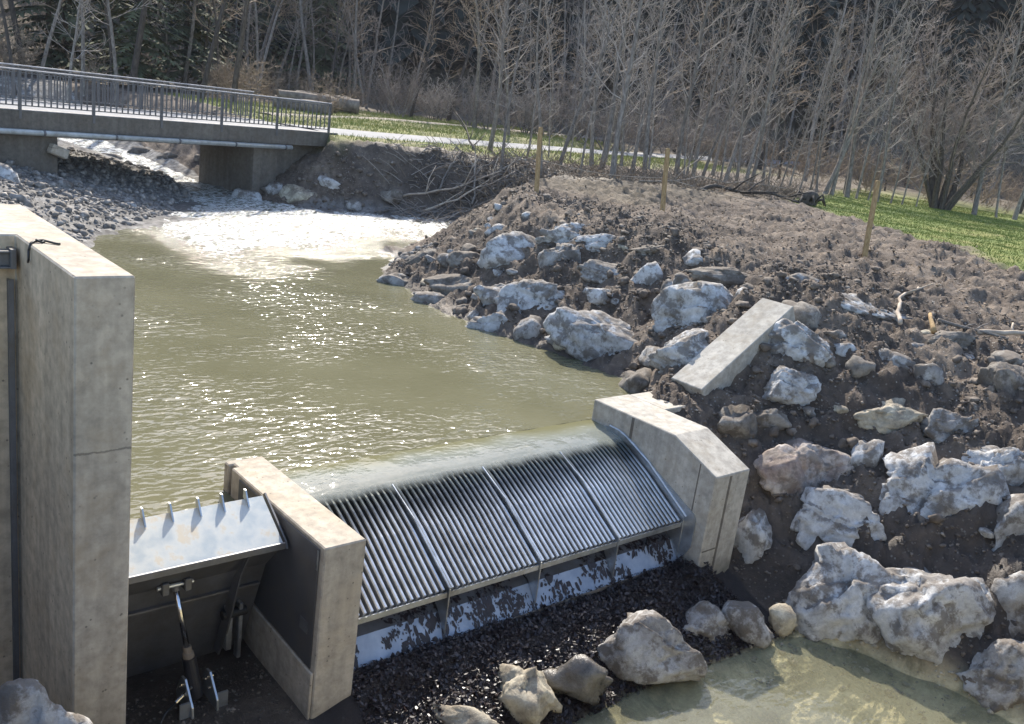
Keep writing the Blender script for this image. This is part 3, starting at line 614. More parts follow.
tag(MB().tube([(-2.475, 1.06, 2.70), (-2.455, 1.08, 2.752), (-2.41, 1.16, 2.751), (-2.37, 1.19, 2.75), (-2.34, 1.16, 2.75), (-2.37, 1.12, 2.75), (-2.40, 1.15, 2.762), (-2.35, 1.17, 2.758), (-2.29, 1.09, 2.75), (-2.26, 1.06, 2.75)], .009, 6).tube([(-2.475, 1.06, 2.70), (-2.48, 1.04, 2.64), (-2.475, 1.08, 2.61)], .009, 6).build('cable', M['rubber'], smooth=True), 'short looped dark cable lying on top of the left wall', 'cable')

pier = empty('dividing_pier'); tag(pier, 'low concrete pier between the flap gate and the bar screen', 'pier')
vprism(MB(), [(-.418, 0), (0, 0), (0, 2.087), (-.418, 2.087), (-.418, 1.99), (-.35, 1.99), (-.35, 1.91), (-.418, 1.91)], -1.75, .305).build('wall', M['concrete'], pier, bevel=.012)
MB().prism([(.075, -.935), (1.70, -.84), (1.70, .268), (.075, .268)], -.433, -.421).build('lining_plate', M['plate'], pier, bevel=.003)
MB().prism([(.012, -1.75), (1.85, -1.75), (1.85, -.855), (.075, -.945), (.012, -.945)], -.450, -.4212).build('footing', M['concrete'], pier, bevel=.008)
MB().box((-.440, .16, -.62), (-.434, .30, -.50)).build('tag_plate', M['darksteel'], pier)
MB().box((-.436, .078, .06), (-.4325, .10, .25)).build('weld_strip', M['galv'], pier)

ab = empty('abutment'); tag(ab, 'pale concrete abutment with a sloped top at the right end of the screen', 'abutment')
MB().prism([(2.267, .305), (.771, .305), (0, -.004), (0, -2.1), (2.267, -2.1)], 5.2, 5.932).build('wall', M['concrete_pale'], ab, bevel=.012)
MB().box((5.935, 1.56, -1.2), (7.0, 2.262, .300)).build('wing', M['concrete_pale'], ab, bevel=.012)
for (y, z0, z1) in ((.26, -1.6, .085), (1.47, -.3, .29)):
    MB().box((5.1965, y, z0), (5.1995, y + .018 + .03 * (y > 1), z1)).build('joint_strip', M['concrete_old'], ab)
MB().box((5.50, -.0035, -1.6), (5.545, -.0004, -.03)).build('joint_strip', M['concrete_old'], ab)
MB().box((5.21, -.0035, -1.065), (5.49, -.0004, -1.045)).build('joint_strip', M['concrete_old'], ab)
bm_ = MB(); L = math.hypot(2.0, 1.2); A = math.atan2(1.2, 2.0)
Mx = Matrix.Translation((6.72, 1.56, .52)) @ Matrix.Rotation(-A, 4, 'Y')
bm_.box((0, 0, -.5), (L, .60, 0), Mx); tag(bm_.build('concrete_beam', M['concrete_pale'], bevel=.012), 'inclined concrete beam climbing the boulder slope behind the abutment', 'beam')

# ------------------------------------------------------------ bar screen
PATH = [(1.68, -.070), (1.60, -.075), (1.50, -.105), (1.36, -.168), (1.02, -.345), (.70, -.545), (.38, -.742)]
def sweep(path, w, depth, lift=0, taper=1.0):
    v = []; f = []; n = len(path)
    for i, (y, z) in enumerate(path):
        a = path[max(i - 1, 0)]; b = path[min(i + 1, n - 1)]; ty, tz = b[0] - a[0], b[1] - a[1]; l = math.hypot(ty, tz); ny_, nz_ = tz / l, -ty / l
        if nz_ < 0: ny_, nz_ = -ny_, -nz_
        for (sx, k) in ((-1, 0), (-.55, 1), (.55, 1), (1, 0), (.45, -1), (-.45, -1)):
            off = lift if k == 1 else (lift - .012 if k == 0 else lift - depth)
            v.append((sx * w / 2, y + ny_ * off, z + nz_ * off))
    for i in range(n - 1):
        for k in range(6): f.append((i * 6 + k, i * 6 + (k + 1) % 6, (i + 1) * 6 + (k + 1) % 6, (i + 1) * 6 + k))
    f += [tuple(range(5, -1, -1)), tuple(range((n - 1) * 6, n * 6))]
    return v, f
bar_me = mk_mesh('bar', *sweep(PATH, .040, .15), M['bar'])
screen = empty('bar_screen'); tag(screen, 'sloping steel bar screen of four panels between the two concrete piers', 'screen')
DX = [0.03, 1.338, 2.638, 3.938, 5.185]
nb = 16
for p in range(4):
    fr = MB().box((DX[p] + .013, .372, -.845), (DX[p + 1] - .013, .392, -.785)).build('panel_frame', M['galv'], screen)
    for i in range(nb):
        x = DX[p] + (i + .75) * (DX[p + 1] - DX[p]) / (nb + .5)
        dobj('bar', bar_me, fr, (x, 0, 0))
dv = [(1.88, -.02), (1.70, -.028), (1.58, -.060), (1.36, -.158), (1.10, -.27), (1.02, -.325), (.70, -.525), (.36, -.735)]
for k, x in enumerate(DX):
    if k == 0: continue
    v, f = sweep(dv[2:] if k < 4 else dv, .018 if k < 4 else .03, .12, .016 if k < 4 else .075); o = mobj('divider', v, f, M['galv'], screen, loc=(x, 0, 0))
    MB().prism([(.352, -.745), (.352, -1.30), (.385, -1.32), (.50, -1.07), (.66, -.86), (.62, -.72)], x - .008, x + .008).build('gusset', M['galv'], screen)
for p in range(4):
    a, b = DX[p] + .012, DX[p + 1] - .012
    if p == 0: a = .005
    MB().prism([(.31, -1.335), (.325, -1.345), (.515, -1.092), (.50, -1.08)], a, b).build('apron_lip', M['apron'], screen)
    MB().prism([(.50, -1.075), (.516, -1.088), (1.13, -.862), (1.13, -.845)], a, b).build('apron_plate', M['darksteel'], screen)  # darker steel than the lip, standing in for shade under the bars
    MB().box((a, .295, -1.36), (b, .312, -1.325)).build('edge_strip', M['logbark'], screen)
MB().prism([(1.30, -.30), (1.62, -.125), (1.78, -.06), (2.3, -.06), (2.5, -.35), (2.5, -1.9), (1.14, -1.9), (1.14, -.55)], .003, 5.197).build('weir_body', M['concrete_old'], screen)
MB().prism([(1.62, -.10), (1.70, -.068), (1.84, -.042), (2.26, -.036), (2.36, -.10), (2.36, -.13), (2.26, -.05), (1.84, -.055), (1.70, -.085), (1.62, -.12)], .006, 5.194).build('crest_plate', M['concrete'], screen)
MB().prism([(2.0, .0), (1.80, .045), (1.6, .03), (1.30, -.085), (.95, -.27), (.22, -.60), (.17, -.68), (.17, -1.05), (.30, -1.32), (.45, -1.25), (.65, -.9), (1.0, -.6), (1.5, -.2), (2.0, -.1)], 5.187, 5.197).build('end_plate', M['galv'], screen)

# ------------------------------------------------------------ flap gate and its cylinder
flap = empty('flap_gate'); tag(flap, 'tilted steel flap gate with a toothed lip between left wall and pier', 'gate')
MB().prism([(.60, .085), (.60, .105), (1.05, .378), (1.062, .365), (.625, .085)], -2.06, -.50).build('lip_plate', M['lip'], flap)
MB().prism([(.565, .05), (.60, .115), (1.06, .40), (1.09, .37), (.66, .02)], -.478, -.462).build('cheek_plate', M['darksteel'], flap)
MB().box((-2.06, .575, .045), (-.48, .60, .108)).build('front_rim', M['darksteel'], flap, bevel=.004)
MB().prism([(.61, .08), (.63, .09), (.98, -.28), (1.40, -1.40), (1.37, -1.41), (.955, -.29)], -2.06, -.47).build('skin_plate', M['darksteel'], flap)
for (y, z) in ((1.02, -.52),):
    MB().box((-2.05, y - .03, z), (-.50, y + .08, z + .018)).build('stiffener', M['darksteel'], flap)
for x in (-.80,):
    MB().prism([(.62, .05), (.92, -.33), (1.28, -1.3), (1.16, -1.3), (1.0, -.95), (.78, -.25)], x - .008, x + .008).build('rib', M['darksteel'], flap)
for x in (-1.86, -1.61, -1.37, -1.12, -.90, -.67):
    MB().prism([(.96, .33), (1.05, .465), (1.085, .465), (1.09, .38)], x - .007, x + .007).build('tooth', M['galv'], flap)
hb = MB().box((-.80, 1.02, -1.18), (-.74, 1.10, -.72)).box((-.68, 1.02, -1.3), (-.64, 1.10, -.70)).build('hinge_bracket', M['galv'], flap, bevel=.006)
MB().tube([(-.84, 1.05, -.80), (-.60, 1.05, -.80)], .045, 14).build('hinge_pin', M['rubber'], hb, smooth=False)
clv = MB().box((-1.50, .82, -.30), (-1.44, .93, -.18)).build('clevis', M['darksteel'], flap, bevel=.006); MB().box((-1.30, .82, -.30), (-1.24, .93, -.18)).build('clevis', M['darksteel'], flap, bevel=.006)
MB().tube([(-1.53, .87, -.24), (-1.21, .87, -.24)], .02, 10).build('clevis_pin', M['galv'], clv)

hc = empty('hydraulic_cylinder'); tag(hc, 'black hydraulic cylinder with a chrome rod standing below the flap gate', 'cylinder')
b0 = Vector((-1.19, .74, -1.36)); b1 = Vector((-1.37, .88, -.25)); q = lambda t: b0.lerp(b1, t)
MB().tube([q(.0), q(.36)], .062, 16).build('barrel', M['cyl'], hc, smooth=False)
MB().tube([q(.36), q(.40), q(.41), q(.46)], [.05, .05, .04, .038], 14).build('gland', M['logend'], hc)
MB().tube([q(.46), q(.97)], .026, 12).build('rod', M['chrome'], hc, smooth=True)
MB().tube([q(.96), q(1.0)], .038, 12).build('rod_eye', M['darksteel'], hc)
for s in (-1, 1):
    o = MB().prism([(-.22, 0), (.14, 0), (.16, .10), (.06, .30), (-.02, .31), (-.2, .12)], s * .115 - .012, s * .115 + .012).build('base_bracket', M['galv'], hc, bevel=.004, loc=(-1.19, .74, -1.44))
    MB().box((s * .13 - .002 - (.09 if s < 0 else 0), -.18, .0), (s * .13 + .002 + (.09 if s > 0 else 0), -.16, .17)).build('gusset', M['galv'], o)
    for yy, z in ((.05, .2), (-.04, .16), (.0, .25)):
        MB().tube([(s * .09, yy, z), (s * .15, yy, z)], .012, 8).build('bolt', M['chrome'], o)
MB().box((-1.45, .48, -1.46), (-.92, .92, -1.437)).build('base_plate', M['darksteel'], hc, bevel=.004)
MB().tube([(-1.26, .70, -1.22), (-1.36, .64, -1.23), (-1.44, .60, -1.25)], .016, 8).build('hose_fitting', M['chrome'], hc)
MB().tube([(-1.44, .60, -1.25), (-1.56, .53, -1.28), (-1.66, .44, -1.36), (-1.74, .3, -1.41), (-1.80, 0.1, -1.43), (-1.95, -.2, -1.4)], .012, 6).build('hose', M['rubber'], hc, smooth=True)

# ------------------------------------------------------------ bridge
br = empty('road_bridge', (2.13, 20.98, 0), (0, 0, math.atan2(.2555, .967))); tag(br, 'short concrete road bridge with steel railings over the stream', 'bridge')
BZ = 2.42; X0, X1, WD = -12.0, 11.55, 4.25
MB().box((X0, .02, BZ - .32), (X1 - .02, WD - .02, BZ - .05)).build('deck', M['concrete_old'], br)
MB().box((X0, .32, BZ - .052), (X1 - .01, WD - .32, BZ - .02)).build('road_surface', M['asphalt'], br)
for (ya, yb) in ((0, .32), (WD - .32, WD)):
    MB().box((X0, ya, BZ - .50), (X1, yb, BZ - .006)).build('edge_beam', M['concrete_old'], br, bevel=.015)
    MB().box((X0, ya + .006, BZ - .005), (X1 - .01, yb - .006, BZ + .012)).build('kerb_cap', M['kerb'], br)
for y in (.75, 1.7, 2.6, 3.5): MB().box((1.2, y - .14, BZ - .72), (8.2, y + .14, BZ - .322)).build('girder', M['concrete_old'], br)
bal = mk_mesh('baluster', *(lambda b: (b.v, b.f))(MB().box((-.018, -.012, 0), (.018, .012, .80))), M['rail'])
pst = mk_mesh('post', *(lambda b: (b.v, b.f))(MB().box((-.036, -.03, -.22), (.036, .03, .99))), M['rail'])
for y, x1 in ((.05, 11.12), (WD - .05, 11.12)):
    rl = MB().box((X0, y - .035, BZ + .985), (x1 + .05, y + .035, BZ + 1.035)).build('railing', M['railtop'], br, bevel=.012)
    MB().box((X0, y - .014, BZ + .10), (x1, y + .014, BZ + .13)).build('bottom_rail', M['rail'], rl)
    MB().box((X0, y - .014, BZ + .93), (x1, y + .014, BZ + .955)).build('upper_rail', M['rail'], rl)
    px_ = [11.09, 8.69, 6.43, 4.25, 2.09, .03, -2.0, -4.05]
    for i, x in enumerate(px_):
        dobj('post', pst, rl, (x, y - .03 * (1 if y < 1 else -1), BZ))
        if i + 1 < len(px_):
            for k in range(1, 12): dobj('baluster', bal, rl, (x + (px_[i + 1] - x) * k / 12, y, BZ + .131))
for (y, z, r, xe) in ((-.10, BZ - .58, .075, 9.3), (.10, BZ - .44, .06, 7.6)):
    pp = MB().tube([(X0, y, z + .06), (xe, y, z)], r, 12).build('pipe', M['pipe'], br, smooth=True)
    for x in np.arange(-3.6, xe, 2.1): MB().tube([(x - .03, y, z + .06 * (xe - x) / (xe - X0)), (x + .03, y, z + .06 * (xe - x) / (xe - X0))], r + .012, 12).build('coupling', M['rail'], pp)
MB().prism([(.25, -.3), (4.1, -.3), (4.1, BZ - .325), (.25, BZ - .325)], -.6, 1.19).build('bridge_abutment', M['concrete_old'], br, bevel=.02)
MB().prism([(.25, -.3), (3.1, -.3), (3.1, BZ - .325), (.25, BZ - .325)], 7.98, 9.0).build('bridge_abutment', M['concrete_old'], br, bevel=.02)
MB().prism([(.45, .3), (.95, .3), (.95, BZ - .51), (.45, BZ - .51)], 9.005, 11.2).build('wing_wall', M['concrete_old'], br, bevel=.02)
MB().box((.35, -.05, 1.45), (.85, .22, 1.72), Matrix.Translation((0, .0, .1)) @ Matrix.Rotation(.35, 4, 'Y')).build('loose_block', M['concrete'], br, bevel=.03)

# ------------------------------------------------------------ boulders
SAPLINGS = [(22.1, 26.0), (18.2, 20.4), (22.3, 23.7), (18.8, 18.8), (25.7, 26.0), (21.0, 20.3), (27.2, 26.1), (20.2, 18.3), (26.8, 24.2), (24.3, 21.2), (30.0, 26.4), (20.5, 16.9), (28.8, 24.7), (29.1, 24.5), (26.5, 21.4), (29.6, 24.1), (26.1, 20.3), (30.1, 23.6), (32.0, 24.2), (31.1, 22.7), (31.3, 22.4), (31.5, 22.4), (31.7, 22.2), (32.0, 21.9), (35.3, 23.8), (32.7, 21.3), (32.8, 21.1), (33.3, 20.8), (33.5, 20.4), (33.9, 20.4), (34.2, 19.9), (34.5, 19.8), (34.9, 19.4), (35.2, 19.1), (35.5, 18.7), (35.9, 18.4), (36.2, 18.2), (36.4, 17.9), (36.7, 17.7), (39.6, 18.7), (37.3, 17.2), (37.6, 16.9), (38.0, 16.5), (38.3, 16.2), (38.7, 15.7), (39.2, 15.4), (39.7, 14.9), (41.8, 13.0), (42.6, 12.3), (43.2, 11.7)]
STAKES = [((11.64, 11.12, 2.09), (0.24, 0.44, 1.75)), ((14.06, 8.99, 2.06), (0.24, 0.38, 1.62)), ((15.07, 3.92, 2.02), (0.4, 0.32, 1.82))]

def ico(sub):
    bm = bmesh.new(); bmesh.ops.create_icosphere(bm, subdivisions=sub, radius=1); bm.verts.ensure_lookup_table()
    v = np.array([p.co[:] for p in bm.verts]); f = np.array([[q.index for q in t.verts] for t in bm.faces]); bm.free(); return v, f
ICO = {k: ico(k) for k in (1, 2, 3, 4, 5)}
def rock_verts(seed, sub, rough=1.0):
    r = np.random.default_rng(seed); d, f = ICO[sub]
    n = r.normal(size=(11, 3)); n /= np.linalg.norm(n, axis=1)[:, None]; h = r.uniform(.58, .95, 11)
    dn = d @ n.T; rad = np.where(dn > .06, h / np.maximum(dn, .06), 9.)
    k = 34.; R_ = -np.log(np.exp(-k * rad).sum(1) + np.exp(-k * 1.12)) / k
    p = d * R_[:, None]; off = r.uniform(0, 90, 3)
    for cells, amp in ((12, .15), (46, .075)):                       # broken facets at two sizes
        c = r.normal(size=(cells, 3)); c /= np.linalg.norm(c, axis=1)[:, None]; o = r.uniform(-1, 1, cells); g_ = r.normal(0, .8, (cells, 3))
        dd = (d + .10 * np.stack([fbm(p * 3 + off + 9 * q, 2, 7 + q) for q in range(3)], -1)) @ c.T; b = dd.argmax(1)
        R_ = R_ + amp * rough * (o[b] * .6 + ((d - c[b]) * g_[b]).sum(1))
    R_ = R_ + rough * (.03 * fbm(p * 2.2 + off, 3, seed % 97) + .03 * fbm(p * 7 + off, 4, seed % 89, .62) - .07 * np.clip(np.abs(fbm(p * 2.1 + off, 3, seed % 83)) * -8 + 1, 0, 1))
    v = d * np.maximum(R_, .25)[:, None]
    ext = np.percentile(np.abs(v), 97, axis=0); return v / ext, f
CAMR = np.array([math.cos(YAW), -math.sin(YAW), 0]); CAMD = np.array([math.sin(YAW), math.cos(YAW), 0])
WHERE = {}
ADJ = {'pale': 'pale blue-white', 'grey': 'grey', 'dirty': 'brown soil-smeared', 'yellow': 'yellowish', 'red': 'reddish', 'wet': 'black wet'}
BLAB = """pale boulder high on the bank at the far left of the stone slope|small pale boulder topmost on the slope below the left stake|flat pale stone just right of the topmost pale boulder|grey boulder tucked below the two topmost pale stones|big white-faced boulder in the middle of the upstream slope|long pale stone left of the big white-faced boulder|soil-smeared boulder near the far end of the stone slope|grey stone at the waterline at the far end of the slope|pale angular stone standing in the pond edge|small grey stone beside the pale angular one at the pond edge|largest pale boulder by the pond, wide and low|pale stone just above the largest pond-side boulder|grey dirty stone higher on the slope above the wide boulder|narrow upright pale stone above the wide boulder|big cracked pale boulder left of the concrete beam|narrow grey stone wedged left of the cracked boulder|pale slab leaning against the foot of the concrete beam|flat grey stone lapped by water at the tip of the mound|brown stone half buried at the tip of the mound|flat grey slab above the top end of the concrete beam|long pale slab jutting from the soil below the right stake|pale boulder just right of the concrete beam|small white stone right of the beam in dark soil|long soil-covered slab below the middle stake|pale stone in dark soil at the foot of the beam, right side|grey stone alone in the dark soil of the upper right slope|small grey stone below the long jutting slab|yellowish flat boulder in the middle of the right slope|grey boulder right of the yellowish flat one|pale boulder cut by the right picture edge, upper|reddish boulder right of the abutment|narrow pale stone right of the reddish boulder|big pale hollowed boulder on the right slope|pale boulder below the reddish one|grey boulder at the right picture edge below the hollowed one|huge pale boulder at the lower right above the pool|tall pale rock face at the pool edge left of the huge boulder|grey stone at the right picture edge beside the huge boulder|grey boulder in the lower right corner|pale sloping rock at the foot of the abutment|dark rock right behind the abutment top|dark slab high at the right picture edge|dark stone between abutment and beam foot|flat brown slab under the broken branches at the upper right|brown slab half buried high on the slope below the middle stake|small brown stone just left of the beam top|brown stone on the mound near its far left end|low yellow stone at the bottom edge in the black leaves|yellow boulder, leftmost tall one of the boulder row below the screen|black wet boulder in the row below the screen|largest grey boulder of the row below the screen|grey boulder right of the largest in the row below the screen|grey-green boulder near the right end of the row below the screen|small yellow stone ending the boulder row by the pool|tan boulder on the bank right of the bridge abutment|pale stone above the tan boulder by the bridge|blue-white boulder at the foot of the right bridge abutment|grey stone at the waterline right of the tan boulder|grey stone left of the tan boulder near the bridge|dirty stone on the dark cut bank|pale boulder at the left picture edge below the bridge|grey stone at the left edge just above the tall wall|grey stone below the left bridge abutment|grey stone tight against the left bridge abutment|small pale stone on the gravel bar, rightmost by the water|small pale stone on the gravel bar near the tall wall|small grey stone on gravel under the bridge|small pale stone in the stream under the bridge|grey stone in mid-stream under the bridge|small grey stone right of mid-stream under the bridge|flat dark stone lying in the glittering riffle|flat grey stone in the riffle edge, left|small pale stone high on the gravel bar|dark boulder upstream of the bridge, leftmost|dark boulder upstream of the bridge, second from left|dark boulder upstream of the bridge, third from left|dark boulder upstream of the bridge beside the right abutment|pale rugged boulder in the lower left corner before the tall wall""".split('|')
for i, (x, y, z, sx, sy, sz, kind) in enumerate(BOULDERS):
    bigpx = sx > .3 and y < 12
    v, f = rock_verts(100 + i, 5 if sx > .38 and y < 8 or i == len(BOULDERS) - 1 else (4 if bigpx else 3))
    if i < 47: e_ = 1.2 if i < 17 else 1.12; sx, sy, sz = sx * e_, sy * 1.08, sz * (1.2 if i < 17 else 1.12)
    elif i < 54: sx, sy, sz, z = sx * 1.12, sy * 1.1, sz * 1.15, z + .05
    if i == 16: x, y, z = 7.45, 2.52, .62
    a = random.uniform(-.2, .2); ca, sa = math.cos(a), math.sin(a)
    if i == len(BOULDERS) - 1: x, y, sx, sy, sz, z = -3.05, -.95, .60, .46, .84, -.33
    u = v * np.array([sx, sy, sz]); tilt = random.uniform(-.2, .2)
    ux = u[:, 0] * math.cos(tilt) - u[:, 2] * math.sin(tilt); uz = u[:, 0] * math.sin(tilt) + u[:, 2] * math.cos(tilt); uy = u[:, 1]
    w = (ux * ca - uy * sa)[:, None] * CAMR + (ux * sa + uy * ca)[:, None] * CAMD + uz[:, None] * np.array([0, 0, 1])
    o = mobj('boulder', w, f, ROCK[kind], smooth=True, loc=(x, y, z))
    tag(o, BLAB[i], 'boulder', 'riprap boulders on the right bank' if i < 47 else ('boulder row below the screen' if i < 54 else 'stones by the bridge and riffle'))

r9 = random.Random(44); EX = []; tries = 0
while len(EX) < 64 and tries < 6000:
    tries += 1; x, y = r9.uniform(6.2, 11.2), r9.uniform(-3.4, 11.0); b_ = float(bilin(np.array([x]), np.array([y]))[0]); s_ = .10 + .22 * r9.random() ** 1.8
    if not (.02 < b_ < 1.9 if y > 2.4 else -1.6 < b_ < 1.6): continue
    if 1.3 < y < 2.5 and x < 9.2: continue
    if any(math.hypot(x - q[0], y - q[1]) < .75 * max(q[3], q[4]) + s_ for q in BOULDERS) or any(math.hypot(x - q[0], y - q[1]) < q[2] + s_ + .05 for q in EX): continue
    EX.append((x, y, s_))
EX.sort(key=lambda q: ((Vector((q[0], q[1], 0)) - CAM).dot(R2)) / (Vector((q[0], q[1], 0)) - CAM).dot(fw))
for k, (x, y, s_) in enumerate(EX):
    v, f = rock_verts(800 + k, 3); v = v * np.array([s_ * r9.uniform(.9, 1.4), s_, s_ * r9.uniform(.6, .95)]); a = r9.uniform(0, 6.28)
    v = np.stack([v[:, 0] * math.cos(a) - v[:, 1] * math.sin(a), v[:, 0] * math.sin(a) + v[:, 1] * math.cos(a), v[:, 2]], -1)
    tag(mobj('bank_stone', v, f, ROCK[r9.choice(['pale', 'grey', 'grey', 'dirty', 'dirty', 'yellow'])], smooth=True, loc=(x, y, gz1(x, y) - .12 * s_)), 'small half-buried stone in the right bank, %s from the left of its kind' % ordn(k + 1), 'stone', 'small half-buried stones in the right bank')

# ------------------------------------------------------------ loose stones, clods, leaves, grass
def scatter(name, X, Y, S, sub, mat, label, embed=.3, flat=.7, zf=None, nvar=14):
    if sub == 0: base = np.array([(1, 0, 0), (-1, 0, 0), (0, 1, 0), (0, -1, 0), (0, 0, 1), (0, 0, -1)], float); fc = np.array([(0, 2, 4), (2, 1, 4), (1, 3, 4), (3, 0, 4), (2, 0, 5), (1, 2, 5), (3, 1, 5), (0, 3, 5)])
    else: base, fc = ICO[sub]
    n = len(X); nv = len(base); Z = ground_z(X, Y) if zf is None else zf
    var = [base * (1 + .32 * RNG.uniform(-1, 1, (nv, 1))) for _ in range(nvar)]
    vi = RNG.integers(0, nvar, n); V = np.stack(var)[vi]
    sc = S[:, None] * RNG.uniform(.6, 1.25, (n, 3)); sc[:, 2] *= flat; V = V * sc[:, None, :]
    a = RNG.uniform(0, 6.28, n); t = RNG.uniform(-.6, .6, n); c, s = np.cos(t)[:, None], np.sin(t)[:, None]
    x, z = V[..., 0] * c - V[..., 2] * s, V[..., 0] * s + V[..., 2] * c; c, s = np.cos(a)[:, None], np.sin(a)[:, None]
    V = np.stack([x * c - V[..., 1] * s + X[:, None], x * s + V[..., 1] * c + Y[:, None], z + (Z + S * embed)[:, None]], -1)
    F = fc[None] + (np.arange(n) * nv)[:, None, None]
    return tag(mobj(name, V.reshape(-1, 3), F.reshape(-1, 3), mat), label, kind='stuff')
def pick(n, box, cond):
    X = RNG.uniform(box[0], box[1], n); Y = RNG.uniform(box[2], box[3], n); k = cond(X, Y); return X[k], Y[k]
soilc = lambda x, y: (masks(x, y)[0] < .5) & (bilin(x, y) > np.where(y > 2, .04, -1.7)) & (fbm2(x, y, .8, 3, 81) + RNG.uniform(-.6, .6, x.shape) > -.15)
X, Y = pick(46000, (5.95, 13.5, -3.6, 13), soilc); S = .012 + .036 * RNG.power(.45, len(X)) ** 2 * 1.0
scatter('soil_clods', X, Y, S, 0, M['clod'], 'crumbly brown soil clods and chips strewn over the right bank')
X, Y = pick(2800, (6.0, 12.5, -3.6, 12.5), soilc); S = .03 + .085 * RNG.power(.4, len(X)) ** 2
scatter('bank_stones', X, Y, S, 2, M['clod'], 'fist-sized stones and lumps of soil lying on the right bank', .15)
X, Y = pick(9000, (12.5, 24, -1, 17), lambda x, y: (masks(x, y)[0] < .4) & (masks(x, y)[3] < .6)); S = .015 + .04 * RNG.power(.4, len(X)) ** 2
scatter('bark_mulch', X, Y, S, 0, M['dryleaf'], 'brown chips and crumbs covering the flat soil strip', .2, .45)
gcond = lambda x, y: (masks(x, y)[1] > .5) & (bilin(x, y) > .03 + .036 * np.clip(y - 21, 0, 30))
X, Y = pick(14000, (-3, 10, 10, 27), gcond); S = .03 + .11 * RNG.power(.35, len(X)) ** 2
scatter('shore_gravel', X, Y, S, 1, M['pebbles'], 'grey gravel and cobbles on the far shore and under the bridge', .2)
X, Y = pick(5200, (9.5, 20, 14, 23), lambda x, y: (bilin(x, y) > 0) & (bilin(x, y) < 2)); S = .03 + .10 * RNG.power(.35, len(X)) ** 2
scatter('cut_bank_stones', X, Y, S, 1, M['clod'], 'stones sticking out of the dark cut bank by the bridge', .1)
X, Y = pick(900, (4.6, 7.6, -3.5, -.7), lambda x, y: (bilin(x, y) > -1.95) & (bilin(x, y) < -1.5)); S = .012 + .05 * RNG.power(.35, len(X)) ** 2
scatter('pool_pebbles', X, Y, S, 1, ROCK['yellow'], 'yellowish pebbles along the edge of the clear pool', .1)
X, Y = pick(1500, (-2.06, -.45, -.7, 1.1), lambda x, y: x < 9); S = .008 + .02 * RNG.power(.35, len(X)) ** 2
scatter('sediment', X, Y, S, 0, M['clod'], 'dark grit on the floor below the flap gate', .1)

def leaves(name, P, S, mat, label, tilt=.5, dirn=None):
    n = len(P); a = RNG.uniform(0, 6.28, n); k = 6
    ang = np.array([0, .9, 2.2, 3.14, 4.1, 5.4]); rad = np.array([1, .62, .55, 1.05, .5, .6])
    r = rad[None] * RNG.uniform(.65, 1.3, (n, k)); lx = np.cos(ang)[None] * r; ly = np.sin(ang)[None] * r
    lz = RNG.uniform(-.25, .25, (n, k)) + .3 * lx ** 2 * RNG.uniform(-1, 1, (n, 1))
    V = np.stack([lx, ly, lz], -1) * S[:, None, None]
    t = RNG.uniform(-tilt, tilt, n)[:, None]; x = V[..., 0] * np.cos(t) - V[..., 2] * np.sin(t); z = V[..., 0] * np.sin(t) + V[..., 2] * np.cos(t)
    c, s = np.cos(a)[:, None], np.sin(a)[:, None]
    dx, dy = x * c - V[..., 1] * s, x * s + V[..., 1] * c
    if dirn is not None: z = z * .25 + dirn[:, None] * dy
    V = np.stack([dx + P[:, 0:1], dy + P[:, 1:2], z + P[:, 2:3]], -1)
    F = np.arange(n * k).reshape(n, k)
    return tag(mobj(name, V.reshape(-1, 3), F, mat), label, kind='stuff')
X, Y = pick(30000, (-.05, 5.6, -1.15, .36), lambda x, y: (bilin(x, y) > -1.82) & (x > .0))
Z = ground_z(X, Y) + RNG.uniform(0, .05, len(X)); leaves('leaf_litter', np.stack([X, Y, Z], 1), (.008 + .03 * RNG.power(.7, len(X)) ** 2), M['leaf'], 'heap of black wet leaves washed up below the screen', .9)
n = 5200; x = RNG.uniform(.02, 5.15, n); s = RNG.uniform(0, 1, n) ** 1.0
cl = fbm2(x, s * .8, 2.2, 3, 91) + RNG.uniform(-.25, .25, n) + .25 * (s - .5) > -.06; x = x[cl]; s = s[cl]
yy = np.where(s < .42, .315 + s / .42 * .185, .505 + (s - .42) / .58 * .6); zz = np.where(s < .42, -1.332 + s / .42 * .255, -1.072 + (s - .42) / .58 * .226) + .008
leaves('stuck_leaves', np.stack([x, yy, zz], 1), (.010 + .042 * RNG.power(.6, len(x)) ** 2), M['leaf'], 'black leaf scraps stuck to the steel apron under the screen', .05, np.where(s < .42, 1.33, .375))
X, Y = pick(2600, (6.5, 24, -1, 17), lambda x, y: (masks(x, y)[0] < .5) & (bilin(x, y) > 1.2)); Z = ground_z(X, Y) + .015
leaves('dead_leaves', np.stack([X, Y, Z], 1), RNG.uniform(.02, .05, len(X)), M['dryleaf'], 'dry brown leaves and bark scraps on top of the bank', .7)

